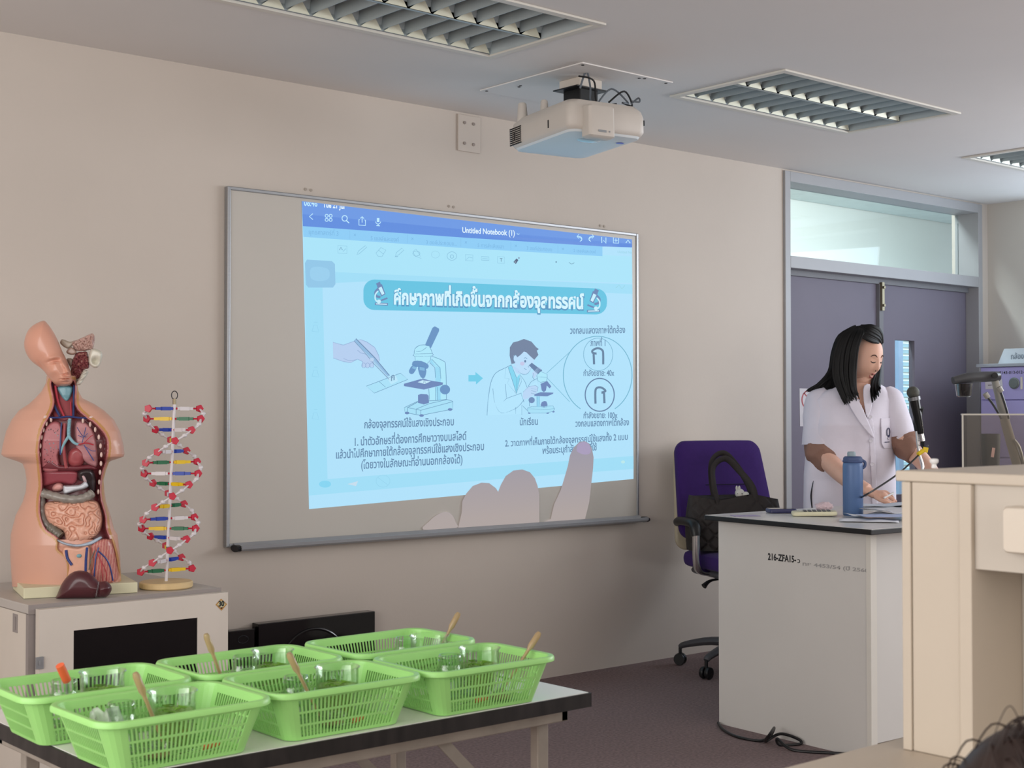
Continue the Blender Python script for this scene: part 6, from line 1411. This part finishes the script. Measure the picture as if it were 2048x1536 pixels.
for i in range(44):     # behind, over the far-left shoulder
    t = i/43; strand([(1712, 653, .0), (L2(1680, 1700, t), L2(672, 662, t), .02), (L2(1666, 1690, t), L2(705, 700, t), -.01+.04*t), (L2(1658, 1680, t), L2(745, 745, t), .0), (L2(1630, 1672, t), L2(773, 782, t)+hr_.uniform(-2, 3), -.01+.06*t)], .0085)
for i in range(14):
    t = i/13; strand([(L2(1662, 1680, t), 735, .0), (1652+10*t, 755, .01), (1636+12*t, 768, .01), (1617+22*t, 779+2*t, .0), (1612+26*t, 784+3*t, .0)], .004, 1)
for i in range(34):     # far side of the face
    t = i/33; strand([(L2(1722, 1735, t), 652, .02), (L2(1748, 1758, t), L2(660, 664, t), -.02), (L2(1757, 1763, t), L2(692, 695, t), -.06), (L2(1752, 1762, t), L2(740, 745, t), -.04), (L2(1742, 1761, t), L2(775, 772, t), .08), (L2(1745, 1764, t), L2(806, 782, t)+hr_.uniform(-6, 3), .125)], .0085)
for i in range(30):     # swept fringe
    t = i/29; strand([(1714+10*t, 653, .06), (L2(1727, 1742, t), L2(674, 652, t), L2(.105, .085, t)), (L2(1742, 1757, t), L2(683, 658, t), L2(.10, .07, t)), (L2(1754, 1764, t), L2(686, 669, t), L2(.075, .05, t)), (L2(1762, 1766, t), L2(692, 686, t), .045)], .0075, 1)
obj('hair', g, m_hair, woman, angle=80)
# lab coat with an open neck
VN = [(1712,756),(1750,752),(1748,772),(1742,800),(1733,838),(1722,812),(1712,790),(1706,770)]
g = B(); trunk(g, 0, 764, 1084, 3.0, 120, cap=False, sway=.008, skipfn=lambda u, v: sdist(VN, u, v) > 0); ct = obj('lab_coat', g, m_coat, woman, solid=.003, angle=70)
def slv(pts, rad, flat=.9):
    q = B(); C_ = smooth_path([Pw(*p) for p in pts], 6); tube(q, C_, [r for r in lerp_list(rad, len(C_))], seg=36, smooth=False, flat=flat)
    for v in q.verts: v.co += (v.co-C_[len(C_)//2]).normalized()*.006*noise.noise(v.co*16)
    return q
slL = slv([(1655, 786, -.01), (1638, 800, .0), (1636, 830, .02), (1637, 862, .03), (1638, 889, .035)], [.035, .062, .074, .080, .085]); obj('sleeve', slL, m_coat, ct, angle=60)
slR = slv([(1768, 786, -.02), (1781, 800, .0), (1791, 830, .02), (1800, 858, .03), (1808, 880, .035)], [.05, .066, .068, .066, .062]); obj('sleeve', slR, m_coat, ct, angle=60)
def cuff(pts, rad): 
    q = B(); C_ = smooth_path([Pw(*p) for p in pts], 7); tube(q, C_, lerp_list(rad, len(C_)), seg=30, smooth=False)
    for v in q.verts: v.co += Vector((noise.noise(v.co*22), noise.noise(v.co*22+Vector((3, 0, 0))), noise.noise(v.co*22+Vector((0, 5, 0)))))*.014
    return q
obj('blouse_sleeve', cuff([(1640, 880, .035), (1643, 900, .05), (1651, 917, .08), (1660, 928, .115)], [.070, .078, .070, .045]), m_blouse, woman, angle=80)
obj('blouse_sleeve', cuff([(1806, 872, .035), (1811, 888, .05), (1820, 903, .08), (1830, 913, .10)], [.062, .066, .056, .042]), m_blouse, woman, angle=80)
def coatpatch(name, poly, k=.004, h=.003, m=None, par=ct, sm=2, step=1.0):
    q = B(); pillow(q, poly, lambda u, v: WD - tfront(u, v) - k, h, 1.5, step, smooth=sm, back=.002); return obj(name, q, m or m_coat, par, angle=60)
z4_ = lambda *p: [(1580+a/3.746, 630+b/3.746) for a, b in p]
coatpatch('lapel', z4_((400,560),(450,560),(520,650),(575,770),(630,905),(618,918),(545,840),(455,700)), .010, .005)
coatpatch('lapel', z4_((555,530),(600,520),(620,600),(612,700),(580,775),(560,700),(548,600)), .010, .005)
g = B(); 
coatpatch('placket', z4_((588,790),(622,790),(640,1000),(648,1200),(655,1460),(615,1460),(608,1200),(598,1000)), .004, .003)
for a, b in ((600, 765), (606, 943), (615, 1120)):
    u, v = z4_((a, b))[0]; q = B(); c = Pw(u, v, tfront(u, v)+.010); dn = -FWD; MM = Matrix.Translation(c) @ dn.to_track_quat('Z', 'Y').to_matrix().to_4x4(); lathe(q, [(0, 0), (.0085, 0), (.0095, .0015), (.0085, .003), (.006, .0022), (0, .0022)], seg=20, M=MM); obj('button', q, mat('pearl_button', '#dedae4', .25, var=.02), ct)
pk = coatpatch('chest_pocket', z4_((680,775),(785,770),(790,985),(770,1000),(705,1002),(685,965)), .005, .0035, sm=0)
A = Art(lambda u, v, lv: Pw(u, v, tfront(u, v)+.0125)); NV = flat_m('badge_navy', '#2b2c52')
zz = lambda *p: z4_(*p)
A.line(zz((728,905),(728,865),(740,848),(748,870),(746,910)), 1.8, NV, 3); A.poly(zz((732,900),(744,900),(745,918),(733,918)), NV); A.line(zz((730,925),(738,935)), 1, NV); A.line(zz((710,955),(746,952)), 1.6, NV); A.done('pocket_emblem', pk)
g = B(); tube(g, [Pw(1626.5, 962, tfront(1626.5, 962)+.006), Pw(1622, 990, tfront(1622, 990)+.006), Pw(1624, 1017, tfront(1624, 1017)+.006)], [.001, .0035, .0025], seg=8); obj('pocket_slit', g, mat('dark_slit', '#1c1a22', .8, var=0), ct)
# trousers and shoes
g = B()
for cx_ in (1662, 1743): tube(g, [Pw(cx_, 1075, -.02), Pw(cx_-1, 1180, -.02), Pw(cx_, 1290, -.03), Pw(cx_, 1332, -.02)], [.115, .10, .075, .07], seg=24, n=5)
obj('trousers', g, mat('dark_trousers', '#26252b', .8, var=.05), woman)
for cx_ in (1660, 1745):
    c = Pw(cx_, 1300, .06); g = B(); ell(g, (c.x, c.y, .032), .048, .048, .031, 20, 12); ell(g, (c.x-FWD.x*.08, c.y-FWD.y*.08, .028), .045, .045, .027, 20, 12); ell(g, (c.x+FWD.x*.07, c.y+FWD.y*.07, .03), .042, .042, .029, 20, 12); obj('shoe', g, m_black, woman)
pen = thing('white_pen', 'short white pen held in the hand of the woman', 'pen', tuple(Pw(1770, 996, .40))); g = B(); tube(g, [Pw(1768, 996.5, .405), Pw(1787, 986, .375)], [.0046, .0042], seg=12, smooth=False); obj('pen_barrel', g, mat('white_pen', '#e4e4e4', .3, var=0), pen)
# ================================================================== student in front, only hair enters the frame
sc_ = onD(2104, 1700, 1.2); stu = thing('person', 'dark haired seated student whose hair just enters the bottom right corner', 'person', (sc_.x, sc_.y, 0))
g = B(); ell(g, sc_, .076, .086, .098, 32, 24); tube(g, [sc_ - Vector((0, 0, .06)), sc_ - Vector((0, 0, .16))], .048, seg=18, smooth=False)
tube(g, [sc_ + Vector((0, 0, -.15)), sc_ + Vector((0, 0, -.3)), sc_ + Vector((0, -.02, -.5)), Vector((sc_.x, sc_.y-.02, .32))], [.08, .15, .14, .15], seg=24)
for s in (-1, 1):
    q = sc_ + Vector((s*.15, 0, -.2)); tube(g, [q, q + Vector((s*.05, .0, -.25)), q + Vector((s*.03, .14, -.30))], [.05, .042, .03], seg=14)
    tube(g, [Vector((sc_.x+s*.08, sc_.y, .34)), Vector((sc_.x+s*.1, sc_.y+.12, .38)), Vector((sc_.x+s*.1, sc_.y+.14, .06))], [.08, .065, .04], seg=14)
sb = obj('body', g, m_wskin, stu); md = sb.modifiers.new('fuse', 'REMESH'); md.mode = 'VOXEL'; md.voxel_size = .008; md.use_smooth_shade = True
m_shair = mat('dark_brown_hair', '#2b1e1a', .45, var=.2, scale=60)
g = B(); ell(g, sc_ + Vector((0, 0, .004)), .084, .094, .103, 32, 24); rs = random.Random(9)
for i in range(90):
    th, ph = rs.uniform(0, 2*pi), rs.uniform(0, 1.2); d = Vector((sin(ph)*cos(th), sin(ph)*sin(th), cos(ph))); p = sc_ + Vector((d.x*.083, d.y*.093, d.z*.103)); t_ = Vector((-d.y, d.x, 0)).normalized()
    tube(g, [p, p + d*.012 + t_*.02 - Vector((0, 0, .004)), p + d*.010 + t_*.045 - Vector((0, 0, .03)), p - d*.0 + t_*.06 - Vector((0, 0, .07))], [.0010, .0009, .0007, .0003], seg=5, n=4)
for i, (h, k) in enumerate(((.030, .4), (.020, .6))):
    p = sc_ + Vector((-.02, .01, .09)); e = onD(1985+i*10, 1478+i*14, 1.18); tube(g, [p, (p+e)/2 + Vector((0, 0, h)), e, e - Vector((0, 0, .035)) - RGT*.012], [.0005, .0005, .0004, .0002], seg=5, n=8)
obj('hair', g, m_shair, stu, angle=80)
g = B(); tube(g, [sc_ + Vector((0, 0, -.17)), sc_ + Vector((0, 0, -.3)), sc_ + Vector((0, -.02, -.5)), Vector((sc_.x, sc_.y-.02, .34))], [.10, .17, .16, .165], seg=24)
for s in (-1, 1): q = sc_ + Vector((s*.15, 0, -.2)); tube(g, [q, q + Vector((s*.045, .0, -.17))], [.065, .062], seg=14, smooth=False)
obj('school_shirt', g, mat('white_shirt', '#d8d8da', .8, var=.02), stu)
g = B()
for s in (-1, 1): tube(g, [Vector((sc_.x+s*.08, sc_.y, .34)), Vector((sc_.x+s*.1, sc_.y+.12, .38)), Vector((sc_.x+s*.1, sc_.y+.14, .08))], [.095, .08, .055], seg=14)
obj('trousers', g, mat('dark_trousers', '#26252b', .8), stu)
sto = thing('stool', 'low round stool under the seated student', 'stool', (sc_.x, sc_.y-.02, 0)); g = B(); lathe(g, [(0, .22), (.15, .22), (.155, .235), (.15, .25), (0, .25)], c=(sc_.x, sc_.y-.02, 0), seg=32); obj('stool_seat', g, mat('stool_wood', '#9c7b55', .5, var=.1), sto)
for a in range(4): g = B(); x, y = sc_.x+.11*cos(a*pi/2+.7), sc_.y-.02+.11*sin(a*pi/2+.7); tube(g, [(x, y, 0), (x, y, .22)], .011, smooth=False); obj('leg', g, m_dark, sto)
